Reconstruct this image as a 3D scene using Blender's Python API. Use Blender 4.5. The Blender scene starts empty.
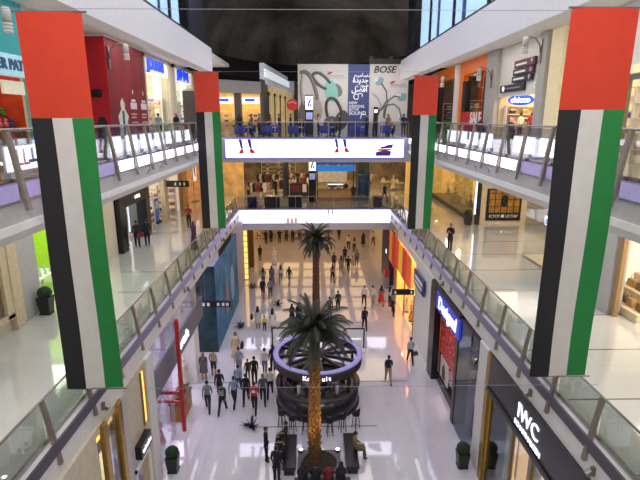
import bpy, bmesh, math, random
from mathutils import Vector, Matrix, Euler
random.seed(7)
D = bpy.data
SC = bpy.context.scene
COL = SC.collection
PI = math.pi
L1, L2, L3 = 6.85, 13.4, 19.2      # upper floor levels

# ------------------------------------------------------------------ materials
def lin(h):
    if isinstance(h, str):
        h = h.lstrip('#'); c = [int(h[i:i+2], 16)/255 for i in (0, 2, 4)]
    else:
        c = list(h)
    return tuple(x/12.92 if x <= .04045 else ((x+.055)/1.055)**2.4 for x in c) + (1,)

_M = {}
def mat(hexcol, rough=.5, metal=0., emit=0., var=.06, scale=6., emitcol=None, coat=0.):
    key = (hexcol, rough, metal, emit, var, scale, emitcol, coat)
    if key in _M: return _M[key]
    m = D.materials.new('mat_%d' % len(_M)); m.use_nodes = True
    nt = m.node_tree; b = nt.nodes['Principled BSDF']
    col = lin(hexcol)
    if var > 0:
        tc = nt.nodes.new('ShaderNodeTexCoord'); nz = nt.nodes.new('ShaderNodeTexNoise')
        nz.inputs['Scale'].default_value = scale; nz.inputs['Detail'].default_value = 3
        rp = nt.nodes.new('ShaderNodeMapRange')
        rp.inputs['From Min'].default_value = .3; rp.inputs['From Max'].default_value = .7
        rp.inputs['To Min'].default_value = 1-var*2; rp.inputs['To Max'].default_value = 1+var
        mx = nt.nodes.new('ShaderNodeVectorMath'); mx.operation = 'SCALE'
        mx.inputs[0].default_value = col[:3]
        nt.links.new(tc.outputs['Object'], nz.inputs['Vector'])
        nt.links.new(nz.outputs['Fac'], rp.inputs['Value'])
        nt.links.new(rp.outputs['Result'], mx.inputs['Scale'])
        nt.links.new(mx.outputs['Vector'], b.inputs['Base Color'])
    else:
        b.inputs['Base Color'].default_value = col
    b.inputs['Roughness'].default_value = rough
    b.inputs['Metallic'].default_value = metal
    if coat: b.inputs['Coat Weight'].default_value = coat; b.inputs['Coat Roughness'].default_value = .05
    if emit:
        b.inputs['Emission Color'].default_value = lin(emitcol or hexcol)
        b.inputs['Emission Strength'].default_value = emit
    _M[key] = m
    return m

def glass_mat(tint='#e4f2ec', amount=.10):
    key = ('glass', tint, amount)
    if key in _M: return _M[key]
    m = D.materials.new('glass_%d' % len(_M)); m.use_nodes = True
    nt = m.node_tree; nt.nodes.clear()
    out = nt.nodes.new('ShaderNodeOutputMaterial'); mix = nt.nodes.new('ShaderNodeMixShader')
    tr = nt.nodes.new('ShaderNodeBsdfTransparent'); gl = nt.nodes.new('ShaderNodeBsdfGlossy')
    fr = nt.nodes.new('ShaderNodeFresnel'); fr.inputs['IOR'].default_value = 1.45
    mul = nt.nodes.new('ShaderNodeMath'); mul.operation = 'MULTIPLY_ADD'
    mul.inputs[1].default_value = .55; mul.inputs[2].default_value = amount*.3
    tr.inputs['Color'].default_value = lin(tint); gl.inputs['Roughness'].default_value = .03
    nt.links.new(fr.outputs[0], mul.inputs[0]); nt.links.new(mul.outputs[0], mix.inputs[0])
    nt.links.new(tr.outputs[0], mix.inputs[1]); nt.links.new(gl.outputs[0], mix.inputs[2])
    nt.links.new(mix.outputs[0], out.inputs[0])
    _M[key] = m
    return m

def tile_mat(name, c1, c2, joint, line, pitch_x, pitch_y, band, rough, coat_ior=1.5):
    """polished stone tiles: faint joints, a thin dark strip across every few metres"""
    m = D.materials.new(name); m.use_nodes = True
    nt = m.node_tree; b = nt.nodes['Principled BSDF']; N = nt.nodes.new; L = nt.links.new
    tc = N('ShaderNodeTexCoord'); sp = N('ShaderNodeSeparateXYZ'); L(tc.outputs['Object'], sp.inputs[0])
    def math_(op, a, bv=None, c=None):
        n = N('ShaderNodeMath'); n.operation = op
        for i, v in enumerate((a, bv, c)):
            if v is None: continue
            if isinstance(v, (int, float)): n.inputs[i].default_value = v
            else: L(v, n.inputs[i])
        return n.outputs[0]
    def groove(src, pitch, width):
        f = math_('FRACT', math_('DIVIDE', src, pitch))
        return math_('LESS_THAN', f, width/pitch)
    j = math_('MAXIMUM', groove(sp.outputs['X'], pitch_x, .012), groove(sp.outputs['Y'], pitch_y, .012))
    bands = groove(sp.outputs['Y'], band, .07)
    nz = N('ShaderNodeTexNoise'); nz.inputs['Scale'].default_value = 1.3; nz.inputs['Detail'].default_value = 6
    L(tc.outputs['Object'], nz.inputs['Vector'])
    nx = N('ShaderNodeTexNoise'); nx.inputs['Scale'].default_value = .23; nx.inputs['Detail'].default_value = 0
    L(tc.outputs['Object'], nx.inputs['Vector'])
    bands = math_('MULTIPLY', bands, math_('GREATER_THAN', nx.outputs['Fac'], .45))
    def mixc(f, a, bb):
        n = N('ShaderNodeMix'); n.data_type = 'RGBA'; L(f, n.inputs['Factor'])
        for sock, v in ((n.inputs['A'], a), (n.inputs['B'], bb)):
            if isinstance(v, tuple): sock.default_value = v
            else: L(v, sock)
        return n.outputs['Result']
    # Mix RGBA sockets share names; pick by type
    def mixc(f, a, bb):
        n = N('ShaderNodeMixRGB'); L(f, n.inputs[0])
        for i, v in ((1, a), (2, bb)):
            if isinstance(v, tuple): n.inputs[i].default_value = v
            else: L(v, n.inputs[i])
        return n.outputs[0]
    base = mixc(nz.outputs['Fac'], lin(c1), lin(c2))
    base = mixc(math_('MULTIPLY', j, .45), base, lin(joint))
    base = mixc(math_('MULTIPLY', bands, .9), base, lin(line))
    L(base, b.inputs['Base Color'])
    b.inputs['Roughness'].default_value = rough
    b.inputs['Specular IOR Level'].default_value = .6
    b.inputs['Coat Weight'].default_value = 1.; b.inputs['Coat Roughness'].default_value = .025; b.inputs['Coat IOR'].default_value = coat_ior
    return m

# ------------------------------------------------------------------ mesh helpers
class MB:
    def __init__(s): s.v = []; s.f = []; s.m = []; s.sm = []
    def add(s, vs, fs, mi=0, smooth=False):
        o = len(s.v); s.v += [tuple(v) for v in vs]
        s.f += [tuple(i+o for i in f) for f in fs]; s.m += [mi]*len(fs); s.sm += [smooth]*len(fs); return s
    def box(s, x0, x1, y0, y1, z0, z1, mi=0):
        vs = [(x, y, z) for z in (z0, z1) for y in (y0, y1) for x in (x0, x1)]
        return s.add(vs, [(0,2,3,1),(4,5,7,6),(0,1,5,4),(1,3,7,5),(3,2,6,7),(2,0,4,6)], mi)
    def tube(s, p0, p1, r0, r1=None, n=10, mi=0, cap=True):
        r1 = r0 if r1 is None else r1
        p0, p1 = Vector(p0), Vector(p1); d = (p1-p0).normalized()
        u = d.orthogonal().normalized(); w = d.cross(u)
        vs = []
        for p, r in ((p0, r0), (p1, r1)):
            for k in range(n):
                a = 2*PI*k/n; vs.append(p+u*(r*math.cos(a))+w*(r*math.sin(a)))
        s.add(vs, [(k, (k+1)%n, n+(k+1)%n, n+k) for k in range(n)], mi, True)
        if cap: s.add(vs, [tuple(range(n-1, -1, -1)), tuple(range(n, 2*n))], mi)
        return s
    def path(s, pts, r, n=8, mi=0):
        pts = [Vector(p) for p in pts]; rs = r if isinstance(r, (list, tuple)) else [r]*len(pts)
        vs = []; u = None
        for i, p in enumerate(pts):
            d = (pts[min(i+1, len(pts)-1)]-pts[max(i-1, 0)]).normalized()
            u = d.orthogonal().normalized() if u is None else (u-d*u.dot(d)).normalized()
            w = d.cross(u)
            for k in range(n):
                a = 2*PI*k/n; vs.append(p+u*(rs[i]*math.cos(a))+w*(rs[i]*math.sin(a)))
        fs = [(i*n+k, i*n+(k+1)%n, (i+1)*n+(k+1)%n, (i+1)*n+k) for i in range(len(pts)-1) for k in range(n)]
        s.add(vs, fs, mi, True)
        e = (len(pts)-1)*n
        s.add(vs, [tuple(range(n-1, -1, -1)), tuple(range(e, e+n))], mi); return s
    def lathe(s, prof, n=24, c=(0, 0, 0), mi=0, sx=1., sy=1., smooth=True, a0=0., a1=2*PI):
        full = abs(a1-a0-2*PI) < 1e-6; k_n = n if full else n+1
        vs = []
        for r, z in prof:
            for k in range(k_n):
                a = a0+(a1-a0)*k/n; vs.append((c[0]+r*sx*math.cos(a), c[1]+r*sy*math.sin(a), c[2]+z))
        fs = []
        for i in range(len(prof)-1):
            for k in range(n):
                k2 = (k+1) % k_n
                fs.append((i*k_n+k, i*k_n+k2, (i+1)*k_n+k2, (i+1)*k_n+k))
        return s.add(vs, fs, mi, smooth)
    def prism(s, poly, axis, a, b, mi=0):
        """extrude a 2-D polygon along an axis: axis 'y' -> poly is (x, z); 'x' -> (y, z); 'z' -> (x, y)"""
        def P(p, t):
            return (p[0], t, p[1]) if axis == 'y' else ((t, p[0], p[1]) if axis == 'x' else (p[0], p[1], t))
        n = len(poly); vs = [P(p, a) for p in poly]+[P(p, b) for p in poly]
        fs = [(k, (k+1)%n, n+(k+1)%n, n+k) for k in range(n)]+[tuple(range(n-1, -1, -1)), tuple(range(n, 2*n))]
        return s.add(vs, fs, mi)
    def sphere(s, c, r, n=14, m=9, mi=0):
        rx, ry, rz = r if isinstance(r, (tuple, list)) else (r, r, r)
        vs = [(c[0], c[1], c[2]-rz)]
        for i in range(1, m):
            t = -PI/2+PI*i/m
            for k in range(n):
                a = 2*PI*k/n; vs.append((c[0]+rx*math.cos(t)*math.cos(a), c[1]+ry*math.cos(t)*math.sin(a), c[2]+rz*math.sin(t)))
        vs.append((c[0], c[1], c[2]+rz)); e = len(vs)-1; fs = []
        for k in range(n): fs.append((0, 1+(k+1)%n, 1+k)); fs.append((e, 1+(m-2)*n+k, 1+(m-2)*n+(k+1)%n))
        for i in range(m-2):
            for k in range(n): fs.append((1+i*n+k, 1+i*n+(k+1)%n, 1+(i+1)*n+(k+1)%n, 1+(i+1)*n+k))
        return s.add(vs, fs, mi, True)
    def mesh(s, name):
        me = D.meshes.new(name); me.from_pydata(s.v, [], s.f)
        me.polygons.foreach_set('material_index', s.m); me.polygons.foreach_set('use_smooth', s.sm)
        bm = bmesh.new(); bm.from_mesh(me); bmesh.ops.recalc_face_normals(bm, faces=bm.faces); bm.to_mesh(me); bm.free()
        me.update(); return me

def obj(name, mb, m, parent=None, loc=(0, 0, 0), rotz=0, bevel=0):
    me = mb if isinstance(mb, bpy.types.Mesh) else mb.mesh(name)
    o = D.objects.new(name, me); COL.objects.link(o)
    if not me.materials:
        for x in (m if isinstance(m, (list, tuple)) else [m]): me.materials.append(x)
    o.location = loc; o.rotation_euler = (0, 0, rotz)
    if parent: o.parent = parent
    if bevel:
        bv = o.modifiers.new('edge', 'BEVEL'); bv.width = bevel; bv.segments = 2; bv.limit_method = 'ANGLE'
    return o

def tag(o, label, cat, group=None):
    o['label'] = label; o['category'] = cat
    if group: o['group'] = group
    return o
def thing(name, label, cat, loc=(0, 0, 0), rotz=0, group=None):
    o = D.objects.new(name, None); COL.objects.link(o); o.empty_display_size = .2
    o.location = loc; o.rotation_euler = (0, 0, rotz)
    return tag(o, label, cat, group)
def struct(name, mb, m, parent=None, loc=(0, 0, 0), bevel=0):
    o = obj(name, mb, m, parent, loc, bevel=bevel)
    if not parent: o['kind'] = 'structure'
    return o
def kids(o): return [c for c in D.objects if c.parent == o]
def dup(root, loc, rotz=0, label=None, group=None, scale=None):
    r = root.copy(); COL.objects.link(r); r.location = loc; r.rotation_euler = (0, 0, rotz)
    if label: r['label'] = label
    if group: r['group'] = group
    if scale: r.scale = (scale,)*3
    def rec(a, b):
        for ch in a.children:
            c = ch.copy(); COL.objects.link(c); c.parent = b; rec(ch, c)
    rec(root, r)
    return r
ROT = {'L': (PI/2, 0, PI/2), 'R': (PI/2, 0, -PI/2), 'C': (PI/2, 0, 0)}
def text(body, size, m, parent, loc, face='C', extrude=.02, align='CENTER', name='lettering', shear=0, bold=.0, sx=1.):
    c = D.curves.new(name, 'FONT'); c.body = body; c.size = size; c.extrude = extrude; c.align_x = align; c.align_y = 'CENTER'
    c.offset = bold; c.shear = shear
    c.materials.append(m); c.resolution_u = 3
    o = D.objects.new(name, c); COL.objects.link(o); o.location = loc; o.rotation_euler = ROT[face]; o.scale = (sx, 1, 1)
    dg = bpy.context.evaluated_depsgraph_get(); me = D.meshes.new_from_object(o.evaluated_get(dg)); me.name = name
    D.objects.remove(o); o = D.objects.new(name, me); COL.objects.link(o)
    o.location = loc; o.rotation_euler = ROT[face]; o.scale = (sx, 1, 1)
    if parent: o.parent = parent
    return o

# common materials
WHITE = mat('#d9d6d3', .55, var=.03)
WHITE2 = mat('#e9e7e3', .5, var=.02)
GREYW = mat('#b9b6b6', .5, var=.03)
CREAM = mat('#d9cdb6', .55, var=.04)
STEEL = mat('#8f8a80', .3, .85, var=.04)
BRONZE = mat('#9a9083', .35, .6, var=.06)
RAIL = mat('#a29d97', .25, .9, var=.03)
BLACK = mat('#15141a', .35, var=.05)
BLACKM = mat('#232228', .6, var=.05)
GOLD = mat('#b08d4a', .3, .7, var=.08)
GOLDLIT = mat('#f2c874', .5, emit=1.6, emitcol='#f5c566')
WOOD = mat('#8d6234', .45, var=.15, scale=14)
WARM = mat('#f0dcae', .5, emit=.55, emitcol='#f6dca6', var=.03)
COOLW = mat('#e9eef5', .5, emit=1.2, emitcol='#e6ecfa', var=.02)
SCREEN = mat('#f4f4ff', .3, emit=2.2, emitcol='#eeeeff', var=0)
LETW = mat('#ffffff', .4, emit=1.5, emitcol='#eef0ff', var=0)
LETWP = mat('#f3f3f3', .5, var=0)
LETB = mat('#1c3fd0', .4, emit=1.0, emitcol='#1d46e0', var=0)
GLASS = glass_mat('#f7fcf9', .02)
GLASSC = glass_mat('#f7f9fa', .05)
GLASSB = glass_mat('#a9bccb', .25)
FLOOR0 = tile_mat('ground_tiles', '#dedae2', '#d2ced8', '#9c98a2', '#55525c', 1.2, 1.2, 4.2, .08, 1.85)
FLOOR1 = tile_mat('gallery_tiles', '#cfcecb', '#c4c3bf', '#97968f', '#45443f', 1.2, 1.2, 3.1, .10)

# ------------------------------------------------------------------ setting: floors, slabs, ceilings
struct('ground_floor', MB().box(-20, 20, 4, 76, -.2, 0), FLOOR0)
struct('first_gallery_floor_left', MB().box(-18, -6.72, 3, 43, L1-.06, L1), FLOOR1)
struct('first_gallery_floor_right', MB().box(7.3, 24, 3, 43, L1-.06, L1), FLOOR1)
struct('first_gallery_floor_far', MB().box(-18, 24, 43, 86, L1-.06, L1), FLOOR1)
struct('gallery_slab_left', MB().box(-18, -6.5, 3, 43, 5.85, L1-.06), WHITE)
struct('gallery_slab_right', MB().box(7.1, 24, 3, 43, 5.85, L1-.06), WHITE)
struct('gallery_slab_far', MB().box(-18, 24, 43, 86, 4.95, L1-.06), WHITE)
struct('second_gallery_floor_left', MB().box(-18, -6.65, 3, 36, L2-.06, L2), FLOOR1)
struct('second_gallery_floor_right', MB().box(7.25, 24, 3, 36, L2-.06, L2), FLOOR1)
struct('second_gallery_floor_far', MB().box(-18, 24, 36, 86, L2-.06, L2), FLOOR1)
for nm, s, x in (('left', -1, 6.55), ('right', 1, 7.15)):
    x2 = -18 if s < 0 else 24
    a, b = sorted((s*x, x2)); struct('upper_gallery_slab_'+nm, MB().box(a, b, 3, 36, 12.5, L2-.06), GREYW)
    # white rounded lower lip of the slab
    poly = [(s*(x-.06), 12.52), (s*(x-.06), 12.34), (s*(x+.25), 12.05), (s*(x+4), 12.05), (s*(x+4), 12.52)]
    struct('gallery_cornice_'+nm, MB().prism(poly, 'y', 3, 35.99), WHITE2)
    a, b = sorted((s*(x+4), x2)); struct('first_gallery_ceiling_'+nm, MB().box(a, b, 3, 36, 12.05, 12.5), WHITE2)
struct('bridge_slab_far', MB().box(-18, 24, 36, 86, 11.65, L2-.06), GREYW)
# second-floor fascia beams and ceilings
for nm, s, x, y1, x2 in (('left', -1, 6.6, 34.5, -18), ('right', 1, 7.3, 41.5, 24)):
    poly = [(s*x, 17.78), (s*x, 19.3), (s*(x+.35), 19.5), (s*(x+.7), 19.5), (s*(x+.7), 17.78)]
    struct('fascia_beam_'+nm, MB().prism(poly, 'y', 3, y1), WHITE2)
    a, b = sorted((s*(x+.7), x2)); struct('second_gallery_ceiling_'+nm, MB().box(a, b, 3, 46 if s < 0 else 46.4, 19.22, 19.5), WHITE2)

# vaulted dark roof over the atrium
def roof_mat():
    m = D.materials.new('dark_vault'); m.use_nodes = True; nt = m.node_tree; b = nt.nodes['Principled BSDF']
    tc = nt.nodes.new('ShaderNodeTexCoord'); n = nt.nodes.new('ShaderNodeTexNoise'); n.inputs['Scale'].default_value = .16; n.inputs['Detail'].default_value = 4
    vo = nt.nodes.new('ShaderNodeTexVoronoi'); vo.inputs['Scale'].default_value = 2.2
    r = nt.nodes.new('ShaderNodeValToRGB'); e = r.color_ramp.elements
    e[0].position = .38; e[0].color = lin('#2b2b31'); e[1].position = .72; e[1].color = lin('#8d8c90')
    mx = nt.nodes.new('ShaderNodeMixRGB'); mx.blend_type = 'MULTIPLY'; mx.inputs[0].default_value = .35
    nt.links.new(tc.outputs['Object'], n.inputs['Vector']); nt.links.new(tc.outputs['Object'], vo.inputs['Vector'])
    nt.links.new(n.outputs['Fac'], r.inputs[0]); nt.links.new(r.outputs[0], mx.inputs[1]); nt.links.new(vo.outputs['Distance'], mx.inputs[2])
    nt.links.new(mx.outputs[0], b.inputs['Base Color']); b.inputs['Roughness'].default_value = .55
    return m
prof = [(12.4*math.cos(t), 21.2+7.8*math.sin(t)) for t in [PI/2*i/14 for i in range(15)]]
mb = MB(); n = 48
dome = [(r, z) for r, z in prof]
mb.lathe(dome, n=n, c=(.3, 36, 0), sy=2.3)
struct('vault_ceiling', mb, roof_mat())
mb = MB(); mb.lathe([(12.4, 19.3), (12.4, 21.25)], n=48, c=(.3, 36, 0), sy=2.3)
struct('drum_wall', mb, BLACKM)
struct('outer_ceiling', MB().box(-18, -12, 52, 86, 19.5, 19.8).box(12.6, 24, 52, 86, 19.5, 19.8), BLACKM)
struct('wall_back_upper', MB().box(-18, 24, 84, 84.4, L1, 30), mat('#2a2930', .7))

# upper windows above the fascia, with white curtains behind dark frames
def upper_window(name, s, x, y0, y1, n):
    a = s*x; t = .12*s
    fr = struct(name, MB().box(*sorted((a, a+t)), y0, y1, 19.5, 19.68).box(*sorted((a, a+t)), y0, y1, 23.3, 23.5), BLACKM)
    for k in range(n+1):
        yy = y0+(y1-y0)*k/n
        obj('window_mullion', MB().box(*sorted((a, a+t)), yy-.09, yy+.09, 19.68, 23.3), BLACKM, fr)
    for k in range(n):
        ya, yb = y0+(y1-y0)*k/n, y0+(y1-y0)*(k+1)/n
        obj('window_pane', MB().box(*sorted((a+t*.4, a+t*.6)), ya+.09, yb-.09, 19.68, 23.3), glass_mat('#dfeaf4', .0), fr)
        mb = MB(); pts = []
        m_ = 40; yc = ya+.15; w = (yb-ya-.3)*.9
        vs = []
        for z in (19.66, 23.3):
            for i in range(m_+1): vs.append((a+s*(.5+.07*math.sin(i*1.6)), yc+w*i/m_, z))
        mb.add(vs, [(i, i+1, m_+2+i, m_+1+i) for i in range(m_)], 0, True)
        tag(obj('window_curtain', mb, mat('#dfe8f2', .8, emit=2.6, emitcol='#d8e6f6')), 'pleated white curtain hanging behind the %s pane of the %s clerestory window' % (['near', 'second', 'third', 'far'][k % 4], 'red hoarding side' if s < 0 else 'orange shop side'), 'curtain', 'curtains behind the clerestory windows')  # curtain brightness put in as emission, no lamp behind it
    w = MB().box(*sorted((a+s*1.4, a+s*1.5)), y0, y1, 19.5, 23.5)
    struct(name+'_backing_wall', w, mat('#23345c', .6))
upper_window('window_1', -1, 7.0, 14.5, 30.5, 4)
upper_window('window_2', 1, 7.75, 17.5, 39.5, 4)
struct('clerestory_wall_left', MB().box(-7.12, -7.0, 30.5, 34.5, 19.5, 26), mat('#1d1d28', .5))
struct('clerestory_wall_right', MB().box(7.75, 7.9, 39.5, 41.5, 19.5, 26), mat('#1d1d28', .5))

# ------------------------------------------------------------------ railings
def railing(label, s, x, z, y0, y1, pitch, first, glassm, lean=.07, low=.72):
    t = thing('glass_railing', label, 'railing', (s*x, y0, z))
    top = 1.15
    obj('handrail', MB().tube((0, 0, top), (0, y1-y0, top), .035, n=10), RAIL, t)
    obj('bottom_rail', MB().box(-.04, .04, 0, y1-y0, 0.0, .1), RAIL, t)
    y = first; ys = []
    while y < y1-.3: ys.append(y); y += pitch
    o = None
    for y in ys:
        if o is None:
            mb = MB(); poly = [(-.03, top-.02), (.05, top-.02), (.31, -low), (.21, -low)]
            poly = [(-s*px, pz) for px, pz in poly]
            mb.prism(poly, 'y', -.065, .065)
            o = obj('post', mb, BRONZE, t, (0, y-y0, 0))
        else:
            c = o.copy(); COL.objects.link(c); c.parent = t; c.location = (0, y-y0, 0)
    edges = [y0]+ys+[y1]
    for a, b in zip(edges[:-1], edges[1:]):
        if b-a > .3: obj('glass_pane', MB().box(-.008, .008, a-y0+.04, b-y0-.04, .1, top-.06), glassm, t)
    return t
railing('glass railing along the first floor walkway with green balustrade panes, beneath the red hoarding', -1, 6.72, L1, 3.2, 43, 2.1, 4.5, GLASS, low=.65)
railing('glass railing along the first floor walkway where the man in black stands', 1, 7.3, L1, 3.2, 43, 2.07, 4.5, GLASS, low=.65)
railing('glass railing along the second floor in front of the red hoarding', -1, 6.65, L2, 3.2, 35.9, 1.8, 3.75, GLASSC, low=.62)
railing('glass railing along the second floor in front of the orange shop', 1, 7.25, L2, 3.2, 35.9, 1.8, 3.9, GLASSC, low=.62)
def bridge_rail(label, y, z, x0, x1, n):
    t = thing('glass_railing', label, 'railing', (x0, y, z)); w = x1-x0
    obj('handrail', MB().tube((0, 0, 1.12), (w, 0, 1.12), .03), RAIL, t)
    obj('bottom_rail', MB().box(0, w, -.04, .04, 0, .08), RAIL, t)
    for k in range(n+1): obj('post', MB().box(w*k/n-.025, w*k/n+.025, -.03, .03, .08, 1.1), BRONZE, t)
    for k in range(n): obj('glass_pane', MB().box(w*k/n+.04, w*(k+1)/n-.04, -.008, .008, .08, 1.06), glass_mat('#dfe1e8', .06), t)
bridge_rail('glass railing at the edge of the cafe bridge below the headphone billboard', 36.12, L2, -6.5, 7.1, 7)
bridge_rail('glass railing at the edge of the first floor bridge before the coffee counter', 43.12, L1, -6.6, 7.2, 8)

# LED strips along the slab edges
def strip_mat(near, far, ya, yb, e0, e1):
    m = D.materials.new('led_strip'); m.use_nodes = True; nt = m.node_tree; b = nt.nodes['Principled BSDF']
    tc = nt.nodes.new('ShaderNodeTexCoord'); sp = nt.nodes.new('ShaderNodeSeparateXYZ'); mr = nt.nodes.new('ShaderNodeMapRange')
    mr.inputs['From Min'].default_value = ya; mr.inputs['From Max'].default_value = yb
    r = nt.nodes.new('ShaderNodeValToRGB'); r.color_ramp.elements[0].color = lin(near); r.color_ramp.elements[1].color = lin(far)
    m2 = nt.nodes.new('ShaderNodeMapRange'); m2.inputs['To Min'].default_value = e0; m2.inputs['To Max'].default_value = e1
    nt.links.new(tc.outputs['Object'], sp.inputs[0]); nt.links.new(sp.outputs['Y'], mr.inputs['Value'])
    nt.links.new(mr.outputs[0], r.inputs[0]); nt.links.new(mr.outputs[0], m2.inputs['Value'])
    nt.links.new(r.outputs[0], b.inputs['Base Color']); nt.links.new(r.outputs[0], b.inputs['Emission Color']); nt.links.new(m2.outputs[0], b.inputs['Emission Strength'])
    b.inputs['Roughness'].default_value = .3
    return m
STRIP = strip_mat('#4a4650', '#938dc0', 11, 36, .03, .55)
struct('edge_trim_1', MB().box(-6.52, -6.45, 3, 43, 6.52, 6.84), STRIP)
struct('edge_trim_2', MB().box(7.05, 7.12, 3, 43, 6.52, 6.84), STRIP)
def led_panel(label, face, x, y0, y1, z0, z1, lit=True, art=None):
    t = thing('led_screen', label, 'screen', (x, y0, z0), 0, 'advertising screens on the gallery edge')
    w = y1-y0; s = 1 if face == 'L' else -1
    obj('housing', MB().box(*sorted((0, s*.05)), 0, w, 0, z1-z0), mat('#8e88b4', .4), t)
    obj('display', MB().box(*sorted((s*.05, s*.06)), .03, w-.03, .03, z1-z0-.03), SCREEN if lit else mat('#a79ccc', .3, emit=.25, emitcol='#a79ccc'), t)
    return t
SIDE = {'L': 'below the red hoarding and toy shop', 'R': 'below the orange shop'}
ORD = ['first', 'second', 'third', 'fourth', 'fifth', 'sixth', 'seventh', 'eighth', 'ninth', 'tenth', 'eleventh', 'twelfth', 'thirteenth', 'fourteenth', 'fifteenth', 'sixteenth', 'seventeenth', 'eighteenth']
for face, x, firsty in (('L', -6.55, 3.75), ('R', 7.15, 3.9)):
    k = 0; y = firsty
    while y < 35:
        y1 = min(y+1.8, 35.9)
        lit = y > 15
        led_panel('%s low screen on the gallery edge %s' % (ORD[k] if k < 18 else 'last', SIDE[face]) if lit else '%s unlit lavender panel on the gallery edge %s' % (ORD[k], SIDE[face]), face, x, y+.1, y1-.1, 13.0, 13.42, lit)
        k += 1; y += 1.8
# upright advert screens inside the second-floor glass
def ad_screen(label, s, x, y0, y1, motif):
    t = thing('advert_screen', label, 'screen', (x, y0, L2), 0, 'advert screens inside the glass')
    d = 1 if s < 0 else -1; w = y1-y0
    obj('cabinet', MB().box(*sorted((-.06*d, 0)), 0, w, 0, .8), mat('#d0cfe0', .4), t)
    obj('display', MB().box(*sorted((0, .01*d)), .03, w-.03, .2, .77), SCREEN, t)
    f = 'L' if s < 0 else 'R'
    if motif == 'letters':
        text('iLL', .55, mat('#c01f3a', .5, emit=.6, emitcol='#d02040', var=0), t, (.02*d, w*.4, .48), f, .004)
        obj('tree_print', MB().box(*sorted((.012*d, .02*d)), w*.6, w*.9, .35, .42).box(*sorted((.012*d, .02*d)), w*.7, w*.76, .4, .7), mat('#26305e', .5), t)
    elif motif == 'ribbon':
        pts = [(.02*d, w*.5+.35*math.cos(a)*.8, .48+.16*math.sin(a)) for a in [i*.4 for i in range(14)]]
        obj('ribbon_print', MB().path(pts, .02, 6), mat('#c43a2e', .5, emit=.5, emitcol='#d04030', var=0), t)
ad_screen('white advert screen reading iLL inside the glass beside the black flag stripe', -1, -6.9, 11.15, 12.7, 'letters')
for k, (a, b) in enumerate(((17.0, 18.1), (18.5, 19.8), (20.1, 21.6), (21.9, 23.3), (23.6, 25.1), (25.4, 26.9), (27.2, 28.4))):
    ad_screen('%s white advert screen behind the glass past the big flag, red hoarding side' % ORD[k], -1, -6.9, a, b, 'ribbon' if k == 0 else '')
for k, (a, b) in enumerate(((14.9, 16.1), (16.4, 18.2), (20.3, 21.8), (22.1, 23.4), (23.7, 25.2), (25.5, 27.2))):
    ad_screen('%s white advert screen behind the glass before the orange shop side' % ORD[k], 1, 7.5, a, b, 'ribbon' if k == 0 else '')

# long screens on the bridges
def long_screen(label, y, x0, x1, z0, z1):
    t = thing('led_screen', label, 'screen', (x0, y, z0)); w = x1-x0; h = z1-z0
    obj('housing', MB().box(-.08, w+.08, -.06, 0, -.08, h+.08), mat('#7a78c8', .35, emit=.5, emitcol='#8a86e8'), t)
    obj('display', MB().box(0, w, -.08, -.06, 0, h), SCREEN, t)
    return t, w, h
NAVY = mat('#2c2a78', .5, emit=.35, emitcol='#2c2a78', var=0); REDE = mat('#b8282c', .5, emit=.4, emitcol='#c02a2c', var=0); TAN = mat('#d8a890', .5, emit=.5, emitcol='#d8a890', var=0)
t, w, h = long_screen('long white screen on the cafe bridge showing cropped legs and sneakers', 35.94, -6.2, 6.75, 12.02, 13.3)
def leg_art(t, x, h, col=NAVY, shoe=REDE, s=1., wob=.12):
    mb = MB(); mb.prism([(x, h), (x+.22*s, h), (x+.3*s, h-.62*s), (x+.14*s, h-.62*s)], 'y', -.09, -.083)
    mb.prism([(x+.6*s, h), (x+.84*s, h), (x+.92*s, h-.58*s), (x+.74*s, h-.58*s)], 'y', -.09, -.083)
    obj('trouser_print', mb, col, t)
    mb = MB(); mb.prism([(x+.14*s, h-.64*s), (x+.3*s, h-.64*s), (x+.34*s, h-.95*s), (x+.02*s, h-.98*s), (x+.0*s, h-.9*s)], 'y', -.09, -.083)
    mb.prism([(x+.74*s, h-.6*s), (x+.92*s, h-.6*s), (x+1.12*s, h-.86*s), (x+1.1*s, h-.94*s), (x+.76*s, h-.92*s)], 'y', -.09, -.083)
    obj('sneaker_print', mb, shoe, t)
leg_art(t, .95, h, s=1.05); leg_art(t, 7.9, h, s=.98)
mb = MB(); mb.prism([(10.9, .1), (12.0, .1), (12.05, .45), (11.6, .5), (10.95, .4)], 'y', -.09, -.083)
mb.prism([(11.3, .62), (12.1, .66), (12.2, .95), (11.8, .9), (11.5, .78), (11.2, .75)], 'y', -.09, -.083)
obj('bag_print', mb, NAVY, t)
mb = MB(); mb.prism([(11.0, .45), (12.0, .5), (12.1, .62), (11.1, .6)], 'y', -.09, -.083); obj('strap_print', mb, REDE, t)
t, w, h = long_screen('long white screen on the first floor bridge above the ground floor opening', 42.94, -6.65, 7.1, 5.62, 6.8)
leg_art(t, 8.1, h, s=.55, shoe=TAN); leg_art(t, 12.0, h, s=.3, shoe=NAVY)
mb = MB()
for k in range(3): mb.prism([(4.4+.35*k, .05), (4.68+.35*k, .05), (4.62+.35*k, .55-.1*(k%2)), (4.46+.35*k, .5)], 'y', -.09, -.083)
obj('bottle_print', mb, TAN, t)
obj('shadow_print', MB().box(4.3, 5.5, -.089, -.084, .02, .07), NAVY, t)

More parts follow.
